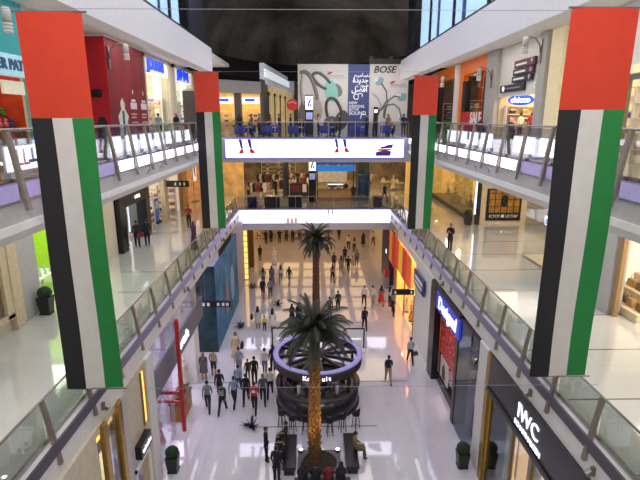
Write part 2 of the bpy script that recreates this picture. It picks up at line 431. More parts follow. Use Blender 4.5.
# ------------------------------------------------------------------ flags and cables
RED, WH, GR, BK = mat('#c8381f', .8, var=.03, scale=3), mat('#cdc8c0', .8, var=.03, scale=3), mat('#1f7a38', .8, var=.03, scale=3), mat('#1e1c1f', .8, var=.03, scale=3)
REDF = mat('#dc4630', .8, var=.03, scale=3)
def flag(label, x0, x1, y, ztop, zbot, zred, red):
    t = thing('hanging_flag', label, 'flag', ((x0+x1)/2, y, zbot)); w = x1-x0; H = ztop-zbot; zr = zred-zbot
    def sheet(a, b, z0, z1, nx=4, nz=14):
        mb = MB(); vs = []
        for j in range(nz+1):
            z = z0+(z1-z0)*j/nz
            for i in range(nx+1):
                x = a+(b-a)*i/nx
                vs.append((x, .035*math.sin(3.1*x+z*.55)+.02*math.sin(z*1.3), z))
        mb.add(vs, [(j*(nx+1)+i, j*(nx+1)+i+1, (j+1)*(nx+1)+i+1, (j+1)*(nx+1)+i) for j in range(nz) for i in range(nx)], 0, True)
        return mb
    a = -w/2
    obj('red_band', sheet(a, -a, zr, H, 8, 8), red, t)
    obj('black_stripe', sheet(a, a+w*.34, 0, zr), BK, t)
    obj('white_stripe', sheet(a+w*.34, a+w*.67, 0, zr), WH, t)
    obj('green_stripe', sheet(a+w*.67, -a, 0, zr), GR, t)
    obj('top_rod', MB().tube((a-.06, 0, H+.01), (-a+.1, 0, H+.01), .022), STEEL, t)
    obj('bottom_rod', MB().tube((a-.04, 0, -.01), (-a+.1, 0, -.01), .02), STEEL, t)
flag('large near flag with red top, black, white and green stripes before the red hoarding', -6.12, -4.75, 11, 16.93, 8.23, 14.8, RED)
flag('large near flag with red top, black, white and green stripes before the white directory wall', 5.5, 6.95, 11, 17.05, 8.45, 14.98, RED)
flag('smaller far flag with red top hanging beside the glowing blue-lettered shops', -6.4, -5.05, 28, 17.24, 8.52, 15.13, REDF)
flag('smaller far flag with red top hanging beside the earphone side of the billboard', 5.7, 7.06, 28, 17.05, 8.42, 14.97, REDF)
CAB = mat('#8d8a94', .5, var=0)
for y, z, nm in ((11, 17.0, 'thin steel cable across the atrium carrying the two large near flags'), (28, 17.27, 'thin steel cable across the atrium carrying the two far flags'), (11, 8.2, 'thin steel cable tying the bottoms of the two large near flags')):
    tag(obj('steel_cable', MB().tube((-6.62, y, z), (7.32, y, z), .0055, n=6), CAB), nm, 'cable')

# ------------------------------------------------------------------ little wall fittings
def fitting(label, s, x, y, z):
    t = thing('edge_spotlight', label, 'spotlight', (x, y, z), 0, 'small spotlights on the gallery edges')
    obj('bracket', MB().box(*sorted((0, -s*.09)), -.05, .05, -.12, .12), STEEL, t)
    obj('lamp_head', MB().tube((-s*.09, 0, 0), (-s*.22, -.03, -.08), .075, .085, n=12), STEEL, t)
def nozzle(label, s, x, y, z):
    t = thing('round_vent', label, 'vent', (x, y, z), 0, 'round vents on the slab face')
    obj('rim', MB().tube((0, 0, 0), (-s*.05, 0, 0), .11, .1, n=16), GREYW, t)
    obj('grille', MB().tube((-s*.05, 0, 0), (-s*.055, 0, 0), .075, n=14), mat('#77747c', .5), t)
for k, y in enumerate((13.4, 24.0, 34.6)):
    fitting('%s small steel spotlight on the white slab edge, left gallery' % ORD[k], -1, -6.5, y, 6.18)
for k, y in enumerate((10.3, 13.9, 24.6)):
    fitting('%s small steel spotlight on the white slab edge, right gallery' % ORD[k], 1, 7.1, y, 6.18)
for k, y in enumerate((12.3, 19.6, 21.3, 26.2, 28.1)):
    nozzle('%s round vent on the grey slab face under the red hoarding' % ORD[k], -1, -6.55, y, 12.78)
for k, y in enumerate((19.4, 21.0, 25.5, 27.3)):
    nozzle('%s round vent on the grey slab face under the orange shop' % ORD[k], 1, 7.15, y, 12.78)

def bracket_lamp(label, s, x, y, z, reach=1.1):
    t = thing('bracket_lamp', label, 'lamp', (x, y, z))
    d = -s   # towards the atrium
    obj('wall_plate', MB().box(*sorted((0, d*.06)), -.09, .09, -1.1, .1), STEEL, t)
    pts = [(d*.06, 0, -.6), (d*.12, -.0, -.2), (d*.35, 0, .12), (d*.7, 0, .22), (d*reach, 0, .2)]
    obj('arm', MB().path(pts, .035), STEEL, t)
    h = obj('lamp_head', MB().lathe([(.0, .2), (.12, .2), (.15, .05), (.15, -.25), (.13, -.27), (.0, -.27)], 16, (d*reach, 0, 0)), GREYW, t)
    mb = MB()
    for q in range(3): mb.lathe([(.16, -.3-.12*q), (.17, -.33-.12*q), (.15, -.38-.12*q), (.12, -.39-.12*q)], 16, (d*reach, 0, 0))
    obj('lamp_fins', mb, WHITE2, t)
bracket_lamp('curved arm lamp mounted on the red hoarding', -1, -11.16, 28.6, 18.55, 1.0)
bracket_lamp('white ribbed lamp by the turquoise toy shop at the picture edge', -1, -11.5, 18.3, 18.3, 1.0)
bracket_lamp('curved arm lamp on the pillar beside the white directory wall', 1, 12.25, 27.2, 18.75, .9)
bracket_lamp('curved arm lamp on the pillar between orange shop and directory wall', 1, 12.3, 34.4, 17.9, .9)
bracket_lamp('curved arm lamp in the middle of the orange shop front', 1, 12.17, 43.0, 18.0, 1.0)

# ------------------------------------------------------------------ lights
def area(name, loc, sx, sy, power, col='#ffffff', rot=(0, 0, 0), spread=None):
    l = D.lights.new(name, 'AREA'); l.shape = 'RECTANGLE'; l.size = sx; l.size_y = sy; l.energy = power; l.color = lin(col)[:3]
    if spread: l.spread = spread
    o = D.objects.new(name, l); COL.objects.link(o); o.location = loc; o.rotation_euler = rot; return o
def point(name, loc, power, col='#ffffff', r=.15):
    l = D.lights.new(name, 'POINT'); l.energy = power; l.color = lin(col)[:3]; l.shadow_soft_size = r
    o = D.objects.new(name, l); COL.objects.link(o); o.location = loc; return o
def spot(name, loc, to, power, col, ang=40, r=.05):
    l = D.lights.new(name, 'SPOT'); l.energy = power; l.color = lin(col)[:3]; l.spot_size = math.radians(ang); l.shadow_soft_size = r
    o = D.objects.new(name, l); COL.objects.link(o); o.location = loc
    o.rotation_euler = (Vector(to)-Vector(loc)).to_track_quat('-Z', 'Y').to_euler(); return o
area('atrium_light', (.3, 16, 24), 10, 20, 1450, '#f3f1ff')
area('atrium_light_far', (.3, 34, 24), 9, 10, 800, '#efecff')
area('vault_fill_light', (.3, 24, 21.5), 8, 10, 260, '#f0eef4', (PI, 0, 0))  # added upward fill to lift the dark vault, no real cove lamp
area('billboard_fill_light', (4, 43.2, 19.0), 9, .6, 300, '#fff8f0', (math.radians(62), 0, 0))  # unseen fill added to brighten the billboard face
area('front_fill_light', (.3, 1, 21), 12, 4, 1900, '#f8f5f4', (math.radians(62), 0, 0))  # added fill for flags and camera-facing surfaces, no fixture there
for y in (10, 20, 30, 40):
    area('walk_light', (-9.3, y, 11.9), 3.4, 7, 120, '#f8f8f3'); area('walk_light', (9.9, y, 11.9), 3.4, 7, 122, '#f8f8f3')
    area('top_walk_light', (-9.3, y, 19.1), 3.4, 7, 130, '#fdfaf6'); area('top_walk_light', (9.9, y, 19.1), 3.4, 7, 130, '#fdfaf6')
area('bridge_light', (.3, 50, 11.5), 16, 10, 620, '#ffdfae')
area('cafe_light', (.3, 40.5, 19.0), 11, 5, 330, '#fff0e0')
wd = D.worlds.new('world'); SC.world = wd; wd.use_nodes = True
wd.node_tree.nodes['Background'].inputs[0].default_value = lin('#cfcdd6'); wd.node_tree.nodes['Background'].inputs[1].default_value = .22

# ------------------------------------------------------------------ shop shells
def sx(a, b, s): return sorted((s*a, s*b))
def walls(name, s, x, t, segs, m, parent=None):
    mb = MB()
    for y0, y1, z0, z1 in segs: mb.box(*sx(x, x+t, s), y0, y1, z0, z1)
    return struct(name, mb, m, parent)
def room(name, s, x, depth, y0, y1, z0, z1, mback, mside=None):  # where a wall material emits, shop light is baked into its colour
    mb = MB().box(*sx(x+depth, x+depth+.15, s), y0, y1, z0, z1)
    struct(name+'_back_wall', mb, mback)
    mb = MB().box(*sx(x+.05, x+depth, s), y0-.02, y0+.1, z0, z1).box(*sx(x+.05, x+depth, s), y1-.1, y1+.02, z0, z1)
    struct(name+'_side_wall', mb, mside or mback)
def shop_light(s, x, y, z, p, col='#ffe7bf', a=2.2, b=3.):
    area('shop_light', (s*x, y, z), a, b, p, col)
def fbox(t, name, s, x0, x1, y0, y1, z0, z1, m, bevel=0): return obj(name, MB().box(*sx(x0, x1, s), y0, y1, z0, z1), m, t, bevel=bevel)
# a planter with a clipped ball
PL = thing('potted_topiary', 'x', 'planter')
obj('pot', MB().prism([(-.3, -.3), (.3, -.3), (.3, .3), (-.3, .3)], 'z', 0, .06).add(
    [(-.26, -.26, .06), (.26, -.26, .06), (.26, .26, .06), (-.26, .26, .06), (-.35, -.35, 1.0), (.35, -.35, 1.0), (.35, .35, 1.0), (-.35, .35, 1.0)],
    [(0, 1, 5, 4), (1, 2, 6, 5), (2, 3, 7, 6), (3, 0, 4, 7), (4, 5, 6, 7)]), mat('#22241f', .45), PL, bevel=.03)
def ball():
    bm = bmesh.new(); bmesh.ops.create_icosphere(bm, subdivisions=4, radius=.37)
    for v in bm.verts: v.co *= 1+random.uniform(-.06, .05); v.co.z = v.co.z*.92+1.22
    me = D.meshes.new('foliage_ball'); bm.to_mesh(me); bm.free(); return me
obj('foliage_ball', ball(), mat('#1d3a1c', .8, var=.3, scale=20), PL)
PLS = [(-6.02, 18.05, 0, 'clipped ball topiary in a dark pot on the ground floor by the red framed shop'),
       (6.55, 18.1, 0, 'clipped ball topiary in a dark pot on the ground floor beside the black watch shop'),
       (-11.1, 19.2, L1, 'clipped ball topiary in a dark pot on the first floor by the lime shop'),
       (12.05, 20.6, L1, 'clipped ball topiary in a dark pot half hidden by the large near flag edge'),
       (12.0, 36.3, L1, 'clipped ball topiary in a dark pot by the cream wall near the mannequin window'),
       (11.9, 29.6, L2, 'clipped ball topiary on the second floor before the warm shop under the directory wall'),
       (11.9, 34.9, L2, 'clipped ball topiary on the second floor before the grey pillar by the orange shop')]
for i, (x, y, z, lb) in enumerate(PLS):
    if i == 0: PL.location = (x, y, z); PL['label'] = lb; PL.scale = (.76,)*3
    else: dup(PL, (x, y, z), 0, lb)

# ================= second floor, left
walls('wall_left_second', -1, 11.7, .4, [(3, 12, L2, L3), (21.4, 24.5, L2, L3), (34.7, 35.6, L2, L3), (42.0, 43.2, L2, L3), (50, 52, L2, L3), (12, 21.4, 17.1, L3)], CREAM)
room('toy_shop', -1, 11.7, 4.5, 12, 24.4, L2, L3, mat('#b5432b', .6, var=.15, scale=2))
shop_light(-1, 13.8, 20, 18.6, 240, '#ffd9b0', 3, 7)
struct('wall_recess_second', MB().box(-13.6, -13.3, 24.5, 28.2, L2, L3), CREAM)
TEAL = mat('#5fb3b0', .5, var=.06)
t = thing('toy_shop_front', 'turquoise toy shop front with fluted fascia and pale blue name band', 'storefront', (-11.7, 12, L2))
mb = MB(); vs = []; n = 120
for z in (17.2, L3):
    for i in range(n+1): vs.append((-11.62+.07*math.cos(i*1.57), 12+9.2*i/n, z))
mb.add(vs, [(i, i+1, n+2+i, n+1+i) for i in range(n)])
def reparent(o, t):
    o.parent = t; o.matrix_parent_inverse = Matrix.Translation(-t.location) if t.rotation_euler.z == 0 else t.matrix_world.inverted(); return o
def wobj(name, mb, m, t, bevel=0):   # geometry given in world coordinates, made a part of t
    return reparent(obj(name, mb, m, None, bevel=bevel), t)
def wtext(body, size, m, t, loc, face, **k): return reparent(text(body, size, m, None, loc, face, **k), t)
wobj('fluted_fascia', mb, mat('#3fa3a6', .45, emit=.15, emitcol='#3fa3a6'), t)
wobj('name_band', MB().box(-11.6, -11.3, 12, 20.8, 16.35, 17.15), mat('#a9d3e4', .4, emit=.35, emitcol='#a9d3e4'), t, .03)
wtext('TER PATT', .52, mat('#3a5d86', .5, var=0), t, (-11.28, 19.5, 16.75), 'L', bold=.02)
wobj('corner_post', MB().box(-11.69, -11.25, 20.85, 21.4, L2, 17.2), TEAL, t, .03)
wobj('signboard', MB().box(-11.6, -11.5, 19.2, 20.6, 15.7, 16.2), mat('#cfc7ae', .5, emit=.5), t)
# toys heaped on stepped shelves
t = thing('toy_shelf', 'stepped wooden toy shelf inside the turquoise shop front', 'shelf', (-13.4, 21.9, L2))
for k in range(4): obj('step', MB().box(-.4-.35*k-.35, -.4-.35*k, -2.4, 2.4, 0, .5+.5*k), WOOD, t)
TC = [('red', '#c22f2a'), ('yellow', '#e0b02c'), ('blue', '#2f58b5'), ('pink', '#d977a4'), ('white', '#e5e1da'), ('green', '#4d9a48')]
def toy_mesh():
    return MB().sphere((0, 0, .14), (.13, .13, .15), 10, 7).sphere((0, 0, .34), (.1, .1, .1), 10, 7).sphere((.07, 0, .43), .04, 6, 5).sphere((-.07, 0, .43), .04, 6, 5).sphere((.12, .02, .18), (.06, .05, .05), 6, 5).sphere((-.12, .02, .18), (.06, .05, .05), 6, 5).sphere((.07, .09, .05), (.05, .08, .05), 6, 5).sphere((-.07, .09, .05), (.05, .08, .05), 6, 5).mesh('plush_toy')
toys = []
for cn, hx in TC:
    me = toy_mesh(); me.name = 'plush_toy_'+cn; me.materials.append(mat(hx, .8)); toys.append((cn, me))
for k in range(4):
    for j in range(11):
        cn, me = toys[(k*3+j*5+j//3) % 6]
        o = obj('plush_toy', me, None, None, (-13.955-.35*k, 21.9-2.2+.44*j, L2+.514+.5*k), random.uniform(-.3, .3)-PI/2); o.scale = (.8,)*3
        tag(o, '%s plush toy sitting on the stepped shelf of the toy shop' % cn, 'toy', '%s plush toys on the toy shelf' % cn)

# red hoarding box
t = thing('red_hoarding', 'tall red hoarding box with printed white badges and a robed figure', 'hoarding', (-11.2, 31, L2))
def hoard_mat():
    m = D.materials.new('hoarding_print'); m.use_nodes = True; nt = m.node_tree; b = nt.nodes['Principled BSDF']
    tc = nt.nodes.new('ShaderNodeTexCoord'); n = nt.nodes.new('ShaderNodeTexNoise'); n.inputs['Scale'].default_value = .5; n.inputs['Detail'].default_value = 5
    mp = nt.nodes.new('ShaderNodeMapping'); mp.inputs['Rotation'].default_value = (.7, 0, 0); mp.inputs['Scale'].default_value = (1, 2.2, .5)
    r = nt.nodes.new('ShaderNodeValToRGB'); e = r.color_ramp.elements
    e[0].position = .3; e[0].color = lin('#6d0f1d'); e[1].position = .75; e[1].color = lin('#a51a2b')
    nt.links.new(tc.outputs['Object'], mp.inputs[0]); nt.links.new(mp.outputs[0], n.inputs['Vector']); nt.links.new(n.outputs[0], r.inputs[0]); nt.links.new(r.outputs[0], b.inputs['Base Color'])
    b.inputs['Roughness'].default_value = .6; return m
wobj('side_panel', MB().box(-11.25, -11.2, 28.35, 34.6, L2, 19.1), hoard_mat(), t)
wobj('front_panel', MB().box(-13.2, -11.2, 28.3, 28.35, L2, 19.1), mat('#c3182b', .55), t)
wobj('top_cap', MB().box(-13.2, -11.17, 28.25, 34.65, 19.1, 19.2), WHITE2, t)
WP = mat('#e8dfe0', .5, var=0)
for y in (32.0, 33.9):
    wobj('badge_print', MB().box(-11.2, -11.18, y-.55, y+.55, 15.35, 15.75).box(-11.2, -11.18, y-.35, y+.35, 15.8, 15.95), WP, t)
    wobj('wording_print', MB().box(-11.2, -11.18, y-.5, y+.4, 15.0, 15.1).box(-11.2, -11.18, y-.5, y+.3, 14.8, 14.9).box(-11.2, -11.18, y-.5, y+.55, 14.5, 14.58), mat('#d0b4b8', .5, var=0), t)
    wobj('drop_print', MB().lathe([(0, .25), (.1, .05), (.07, -.08), (0, -.1)], 10, (-11.19, y, 16.35), sx=.1), WP, t)
wobj('figure_print', MB().prism([(29.3, 13.5), (30.9, 13.5), (30.7, 14.6), (30.95, 14.9), (30.4, 15.35), (30.45, 15.65), (30.15, 15.95), (29.8, 15.7), (29.85, 15.3), (29.3, 14.9), (29.5, 14.4)], 'x', -11.2, -11.185), mat('#e6e4e2', .6), t)
wobj('shadow_print', MB().prism([(29.9, 13.5), (30.2, 13.5), (30.3, 15.2), (29.95, 15.25)], 'x', -11.185, -11.18), mat('#3d5d50', .6), t)
wobj('camera_housing', MB().box(-12.1, -11.6, 28.08, 28.3, 15.95, 16.35), BLACK, t, .04)
wobj('standing_print', MB().prism([(-12.05, 13.5), (-11.45, 13.5), (-11.45, 14.6), (-11.6, 14.9), (-11.9, 14.85), (-12.05, 14.4)], 'y', 28.285, 28.3), mat('#2a2a35', .5), t)

# blue-lettered shops
def bright_shop(label, name, y0, y1, letters, ly, lz, size, back, lk=1.):
    t = thing('storefront', label, 'storefront', (-11.7, y0, L2))
    wobj('portal_frame', MB().box(-11.8, -11.5, y0, y0+.25, L2, L3).box(-11.8, -11.5, y1-.25, y1, L2, L3).box(-11.8, -11.5, y0, y1, 18.95, L3), mat('#cfc8ba', .5), t)
    n = 3; w = (y1-y0-.5)/n
    for k in range(n):
        if k != 1: wobj('glass_pane', MB().box(-11.7, -11.68, y0+.27+w*k, y0+.23+w*(k+1), L2, 17.9), GLASSC, t)
    wobj('name_board', MB().box(-11.72, -11.62, y0+.3, y1-.3, 17.95, 18.95), mat('#efe8d6', .5, emit=.6, emitcol='#f2e9d4'), t)
    wtext(letters, size, LETB, t, (-11.55, ly, lz), 'L', extrude=.05, bold=.03)
    room(name, -1, 11.7, 4.2, y0, y1, L2, L3, mat(back, .6, emit=.25, emitcol=back))
    shop_light(-1, 13.6, (y0+y1)/2, 18.9, 420*lk, '#fff0d2', 2.4, 4.5)
    return t
bright_shop('tall cream shop front with big blue lettering next to the red hoarding', 'blue_sign_shop', 35.6, 42, 'JJOUANI', 38.4, 18.55, 1.05, '#e8dfc8')
t = bright_shop('tall bright shop front with smaller blue lettering next to the far flag', 'second_blue_sign_shop', 43.2, 50, 'JJ♥♦ILJ', 46.3, 18.5, .95, '#dfe2e0')
wtext('rms', .9, BLACKM, t, (-11.66, 46.4, 15.3), 'L', extrude=.01)
def display_rack(label, x, y, z, rotz, cols, rows=3, wdt=1.4, hgt=1.6):
    """open shelving unit carrying folded goods; goods are separate things"""
    t = thing('display_shelf', label, 'shelf', (x, y, z), rotz)
    for sgn in (-1, 1): obj('side_panel', MB().box(sgn*wdt/2-.025, sgn*wdt/2+.025, -.2, .2, 0, hgt), WHITE2, t)
    for r in range(rows+1): obj('shelf_board', MB().box(-wdt/2, wdt/2, -.2, .2, r*hgt/rows-.02 if r else 0, r*hgt/rows+.02), WHITE2, t)
    c, s_ = math.cos(rotz), math.sin(rotz)
    for r in range(rows):
        for q in range(3):
            lx = (wdt-.12)*((q+.5)/3-.5)
            cn, hx = cols[(r+q) % len(cols)]
            me = D.meshes.get('boxed_good_'+hx)
            if not me:
                me = MB().box(-.17, .17, -.14, .14, 0, .24).box(-.175, .175, -.145, .145, .24, .31, 1).mesh('boxed_good_'+hx)
                me.materials.append(mat(hx, .6)); me.materials.append(mat('#e8e4dc', .6))
            o = obj('gift_box', me, None, None, (x+c*lx, y+s_*lx, z+r*hgt/rows+.021), rotz)
            tag(o, '%s lidded box on the %s' % (cn, label.split(' with ')[0]), 'box', '%s boxes on the %s' % (cn, label.split(' with ')[0]))
    return t
GOODS = [('tan', '#b98a5a'), ('white', '#e4e0d8'), ('pink', '#d58fa0'), ('dark', '#3a3440')]
GOODS2 = [('blue', '#3b62b0'), ('white', '#e4e0d8'), ('grey', '#8a8a90'), ('red', '#b5372f')]
display_rack('pale shelf behind the glass of the tall blue lettered shop with boxes', -14.8, 39.8, L2, PI/2, GOODS, 4, 2.4, 2.2)
display_rack('pale shelf inside the bright shop beside the far flag with boxes', -14.8, 46.8, L2, PI/2, GOODS2, 4, 2.4, 2.2)

# ================= second floor, right
walls('wall_right_second', 1, 12.6, .4, [(3, 10, L2, L3), (10, 25.2, 16.45, L3), (27.5, 33.7, 16.15, L3), (50.5, 53, L2, L3)], WHITE2)
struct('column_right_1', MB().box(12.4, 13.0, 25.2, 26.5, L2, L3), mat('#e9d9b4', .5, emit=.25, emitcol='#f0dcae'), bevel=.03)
struct('column_right_2', MB().box(12.25, 13.0, 26.6, 27.5, L2, L3), GREYW, bevel=.03)
struct('column_right_3', MB().box(12.3, 13.0, 33.7, 35.6, L2, L3), GREYW, bevel=.03)
struct('column_right_4', MB().lathe([(.42, L2), (.42, L3)], 20, (12.6, 42.95, 0)), WHITE)
room('corner_shop', 1, 12.6, 4.5, 10, 25.0, L2, L3, mat('#e9dcc0', .6, emit=.2))
shop_light(1, 14.8, 19, 18.8, 420, '#ffe6be', 2.5, 9)
t = thing('shop_portal', 'cream lit shop entrance with grey metal portal past the large near flag', 'storefront', (12.6, 20, L2))
wobj('portal_frame', MB().box(12.45, 12.6, 19.7, 20.0, L2, 16.4).box(12.45, 12.6, 10.2, 20.0, 16.25, 16.45), STEEL, t)
wobj('glass_pane', MB().box(12.58, 12.6, 20.05, 25.1, L2, 16.4), GLASSC, t)
wobj('light_band', MB().box(12.5, 12.6, 10, 25.1, 16.5, 16.8), WARM, t)
display_rack('tall shelf of the cream lit shop past the near flag with boxes', 15.2, 21.6, L2, -PI/2, GOODS, 4, 3.0, 2.8)
display_rack('second shelf of the cream lit shop at the picture edge with boxes', 15.2, 24.0, L2, -PI/2, GOODS2, 4, 1.6, 2.8)
# warm shop below the white directory wall
room('oval_sign_shop', 1, 12.6, 4.8, 27.5, 33.7, L2, 17.4, mat('#dcc8a4', .6, emit=.2, emitcol='#e6d0a6', var=.2, scale=1.5), mat('#d8c4a0', .6))
shop_light(1, 14.8, 30.6, 16.9, 330, '#ffe0b4', 2.5, 5)
struct('oval_sign_shop_ceiling', MB().box(13, 17.4, 27.5, 33.7, 17.0, 17.2), WHITE)
t = thing('hanging_sign', 'oval blue sign with white script glowing in the warm shop entrance', 'sign', (13.1, 31.2, 15.9))
obj('sign_plate', MB().lathe([(0, 0), (.85, 0), (.88, .04), (.85, .08), (0, .08)], 28, sy=.38), mat('#1f47c8', .4, emit=1.2, emitcol='#2a55e0', var=0), t).rotation_euler = (PI/2, 0, -.9)
o = text('chicco', .5, LETW, t, (-.08, -.06, 0.0), 'C', bold=.01); o.rotation_euler = (PI/2, 0, -.9)
obj('hanger', MB().tube((0, 0, .3), (0, 0, 1.1), .02), STEEL, t)
t = thing('directory_sign', 'purple and black directory sign with white arrows on the white wall', 'sign', (12.6, 29.7, 17.5))
for k, (z0, z1, c) in enumerate(((17.72, 18.15, '#5b1a3a'), (17.3, 17.68, '#3a1636'), (16.9, 17.26, '#2a1a3c'))):
    p = wobj('sign_slat', MB().box(12.42, 12.56, 28.3+.1*k, 31.1+.1*k, z0, z1), mat(c, .4), t, .02)
    wobj('wording_print', MB().box(12.4, 12.42, 29.3+.1*k, 30.8+.1*k, z0+.13, z0+.24), LETWP, t)
    wtext(['↑', '→', '↑'][k], .4, LETWP, t, (12.41, 28.65+.1*k, (z0+z1)/2), 'R', extrude=.01)
t = thing('name_board', 'long black sign board with a white roundel low on the white wall', 'sign', (12.6, 31.3, 16.5))
wobj('board', MB().box(12.45, 12.58, 29.5, 33.2, 16.4, 16.84), BLACK, t, .02)
wobj('roundel_print', MB().tube((12.45, 32.6, 16.62), (12.43, 32.6, 16.62), .15, n=18), LETW, t)
wobj('wording_print', MB().box(12.43, 12.45, 30.0, 32.2, 16.58, 16.66), mat('#8890b0', .5, var=0), t)
t = thing('exit_sign', 'small pale green exit light on the white wall by the grey pillar', 'sign', (12.6, 27.9, 16.6))
obj('light_box', MB().box(-.14, -.02, -.35, .35, -.14, .14), mat('#c9d8c4', .5, emit=.5), t)
obj('arrow_print', MB().box(-.15, -.14, -.12, .12, -.05, .05), mat('#3d8a55', .5), t)
t = thing('counter', 'low shop counter with white top in the warm shop below the directory wall', 'counter', (15.9, 31, L2))
obj('base', MB().box(-.4, .4, -1.2, 1.2, 0, .85), WOOD, t, bevel=.02); obj('worktop', MB().box(-.45, .45, -1.25, 1.25, .85, .92), WHITE2, t, bevel=.01)
display_rack('shelf of the warm shop under the directory wall with boxes', 14.3, 33.3, L2, 0, GOODS, 4, 2.6, 2.2)
t = thing('armchair', 'red tub armchair in the warm shop under the directory wall', 'chair', (14.7, 31.6, L2), 2.6)
obj('seat', MB().box(-.35, .35, -.3, .35, .12, .45), mat('#b3262a', .6), t, bevel=.05); obj('backrest', MB().box(-.35, .35, -.42, -.28, .12, .9), mat('#b3262a', .6), t, bevel=.05)
for a in (-1, 1): obj('armrest', MB().box(a*.42-.07, a*.42+.07, -.4, .35, .12, .62), mat('#b3262a', .6), t, bevel=.04)
for a in (-.3, .3):
    for b in (-.3, .3): obj('leg', MB().tube((a, b, 0), (a, b, .12), .025, n=6), BLACK, t)
display_rack('end shelf of the blue lettered shop by the hoarding with boxes', -13.4, 41.6, L2, 0, GOODS, 5, 2.4, 3.0)
display_rack('end shelf of the bright shop by the far flag with boxes', -13.4, 49.6, L2, 0, GOODS2, 5, 2.4, 3.0)
# orange shop
ORG = mat('#d9691c', .5, emit=.12, emitcol='#d9691c')
t = thing('orange_shop_front', 'orange shop front with two black arched openings and SALE lettering', 'storefront', (12.6, 43, L2))
def arch(y0, y1, a0, a1, ztop):
    mb = MB()
    mb.box(12.5, 12.9, y0, a0, L2, L3).box(12.5, 12.9, a1, y1, L2, L3).box(12.5, 12.9, a0, a1, ztop, L3)
    r = .6
    for (cy, sg) in ((a0, 1), (a1, -1)):
        pts = [(cy, ztop)]+[(cy+sg*(r-r*math.sin(q*PI/12)), ztop-r+r*math.cos(q*PI/12)) for q in range(0, 7)]
        if sg < 0: pts = pts[::-1]
        mb.prism(pts, 'x', 12.5, 12.9)
    return mb
wobj('orange_surround', arch(35.6, 42.5, 36.0, 41.6, 18.2), ORG, t)
wobj('orange_surround', arch(43.4, 50.5, 44.0, 49.6, 18.2), ORG, t)
wobj('black_reveal', MB().box(12.5, 12.9, 40.6, 41.6, L2, 17.7), BLACK, t); wobj('black_reveal', MB().box(12.5, 12.9, 36.0, 36.5, L2, 17.7), BLACK, t)
wobj('black_reveal', MB().box(12.5, 12.9, 44.0, 44.5, L2, 17.7), BLACK, t); wobj('black_reveal', MB().box(12.5, 12.9, 49.1, 49.6, L2, 17.7), BLACK, t)
wobj('sale_panel', MB().box(12.45, 12.5, 36.3, 41.2, L2, 15.3), mat('#a01f26', .5, emit=.3, emitcol='#a01f26'), t)
wtext('SALE', 1.2, LETWP, t, (12.42, 37.6, 14.75), 'R', bold=.04)
wobj('glass_pane', MB().box(12.7, 12.72, 36.5, 40.6, 15.3, 18.2), GLASSC, t)
wobj('glass_pane', MB().box(12.7, 12.72, 44.5, 49.1, L2, 18.2), GLASSC, t)
wobj('inner_column', MB().box(14.2, 14.8, 41.8, 42.8, L2, L3), ORG, t)
room('orange_shop', 1, 12.9, 4.5, 35.6, 50.5, L2, L3, mat('#5a3a2a', .6, var=.2, scale=1.5))
shop_light(1, 15, 38.5, 18.8, 220, '#ffd29a', 2.5, 5); shop_light(1, 15, 47, 18.8, 200, '#ffe2c0', 2.5, 5)
wobj('lit_panel', MB().box(15.8, 15.85, 36.8, 39.4, 15.2, 17.2), GOLDLIT, t)
display_rack('shelf inside the near arch of the orange shop with boxes', 14.7, 41.2, L2, 0, [('amber', '#c9812f'), ('cream', '#e2d4b4'), ('dark', '#3a3440')], 5, 3.4, 2.8)
display_rack('shelf inside the far arch of the orange shop with boxes', 14.9, 50.0, L2, 0, [('teal', '#3e8b95'), ('white', '#e4e0d8'), ('dark', '#3a3440'), ('blue', '#3a5fc0')], 5, 3.4, 2.8)

# ================= first floor, left
walls('wall_left_first', -1, 11.6, .35, [(3, 9, L1, 12.05), (9, 17.6, L1, 7.5), (9, 17.6, 10.8, 12.05), (24.4, 28.3, L1, 12.05), (38.3, 39.2, L1, 12.05)], CREAM)
struct('column_left_1', MB().box(-12, -11.35, 17.6, 18.2, L1, 12.05), mat('#d8c7a4', .5), bevel=.03)
struct('column_left_2', MB().box(-12, -11.5, 18.2, 19.7, L1, 12.05), GREYW, bevel=.03)
struct('column_left_3', MB().box(-12, -11.3, 42.6, 44.4, L1, 12.05), mat('#b98a55', .5), bevel=.03)
t = thing('display_window', 'cream framed display window with dark goods at the picture edge by the first floor planter', 'window display', (-11.6, 14, 7.5))
wobj('window_frame', MB().box(-11.62, -11.4, 17.2, 17.6, 7.4, 10.8).box(-11.62, -11.4, 9, 17.6, 10.6, 10.8).box(-11.62, -11.4, 9, 17.6, 7.35, 7.55), mat('#d8c7a4', .5), t)
wobj('glass_pane', MB().box(-11.55, -11.53, 9, 17.2, 7.55, 10.6), GLASSC, t)
wobj('backing', MB().box(-13.3, -13.2, 9, 18.3, 7.5, 10.8), mat('#4a3c34', .6), t)
wobj('ledge', MB().box(-13.2, -11.6, 9, 18.3, 7.4, 7.5), WOOD, t)
point('shop_light', (-12.4, 16.6, 10.4), 60, '#ffd8a0')
BAG = MB().prism([(-.22, 0), (.22, 0), (.17, .3), (-.17, .3)], 'y', -.09, .09).path([(-.1, 0, .3), (-.08, 0, .44), (0, 0, .5), (.08, 0, .44), (.1, 0, .3)], .015, 6).mesh('handbag')
def bag(x, y, z, hx, label, group=None, rz=0, sc=1.):
    me = D.meshes.get('handbag_'+hx)
    if not me: me = BAG.copy(); me.name = 'handbag_'+hx; me.materials.clear(); me.materials.append(mat(hx, .5))
    o = obj('handbag', me, None, None, (x, y, z), rz); o.scale = (sc,)*3
    return tag(o, label, 'bag', group)
k = 0
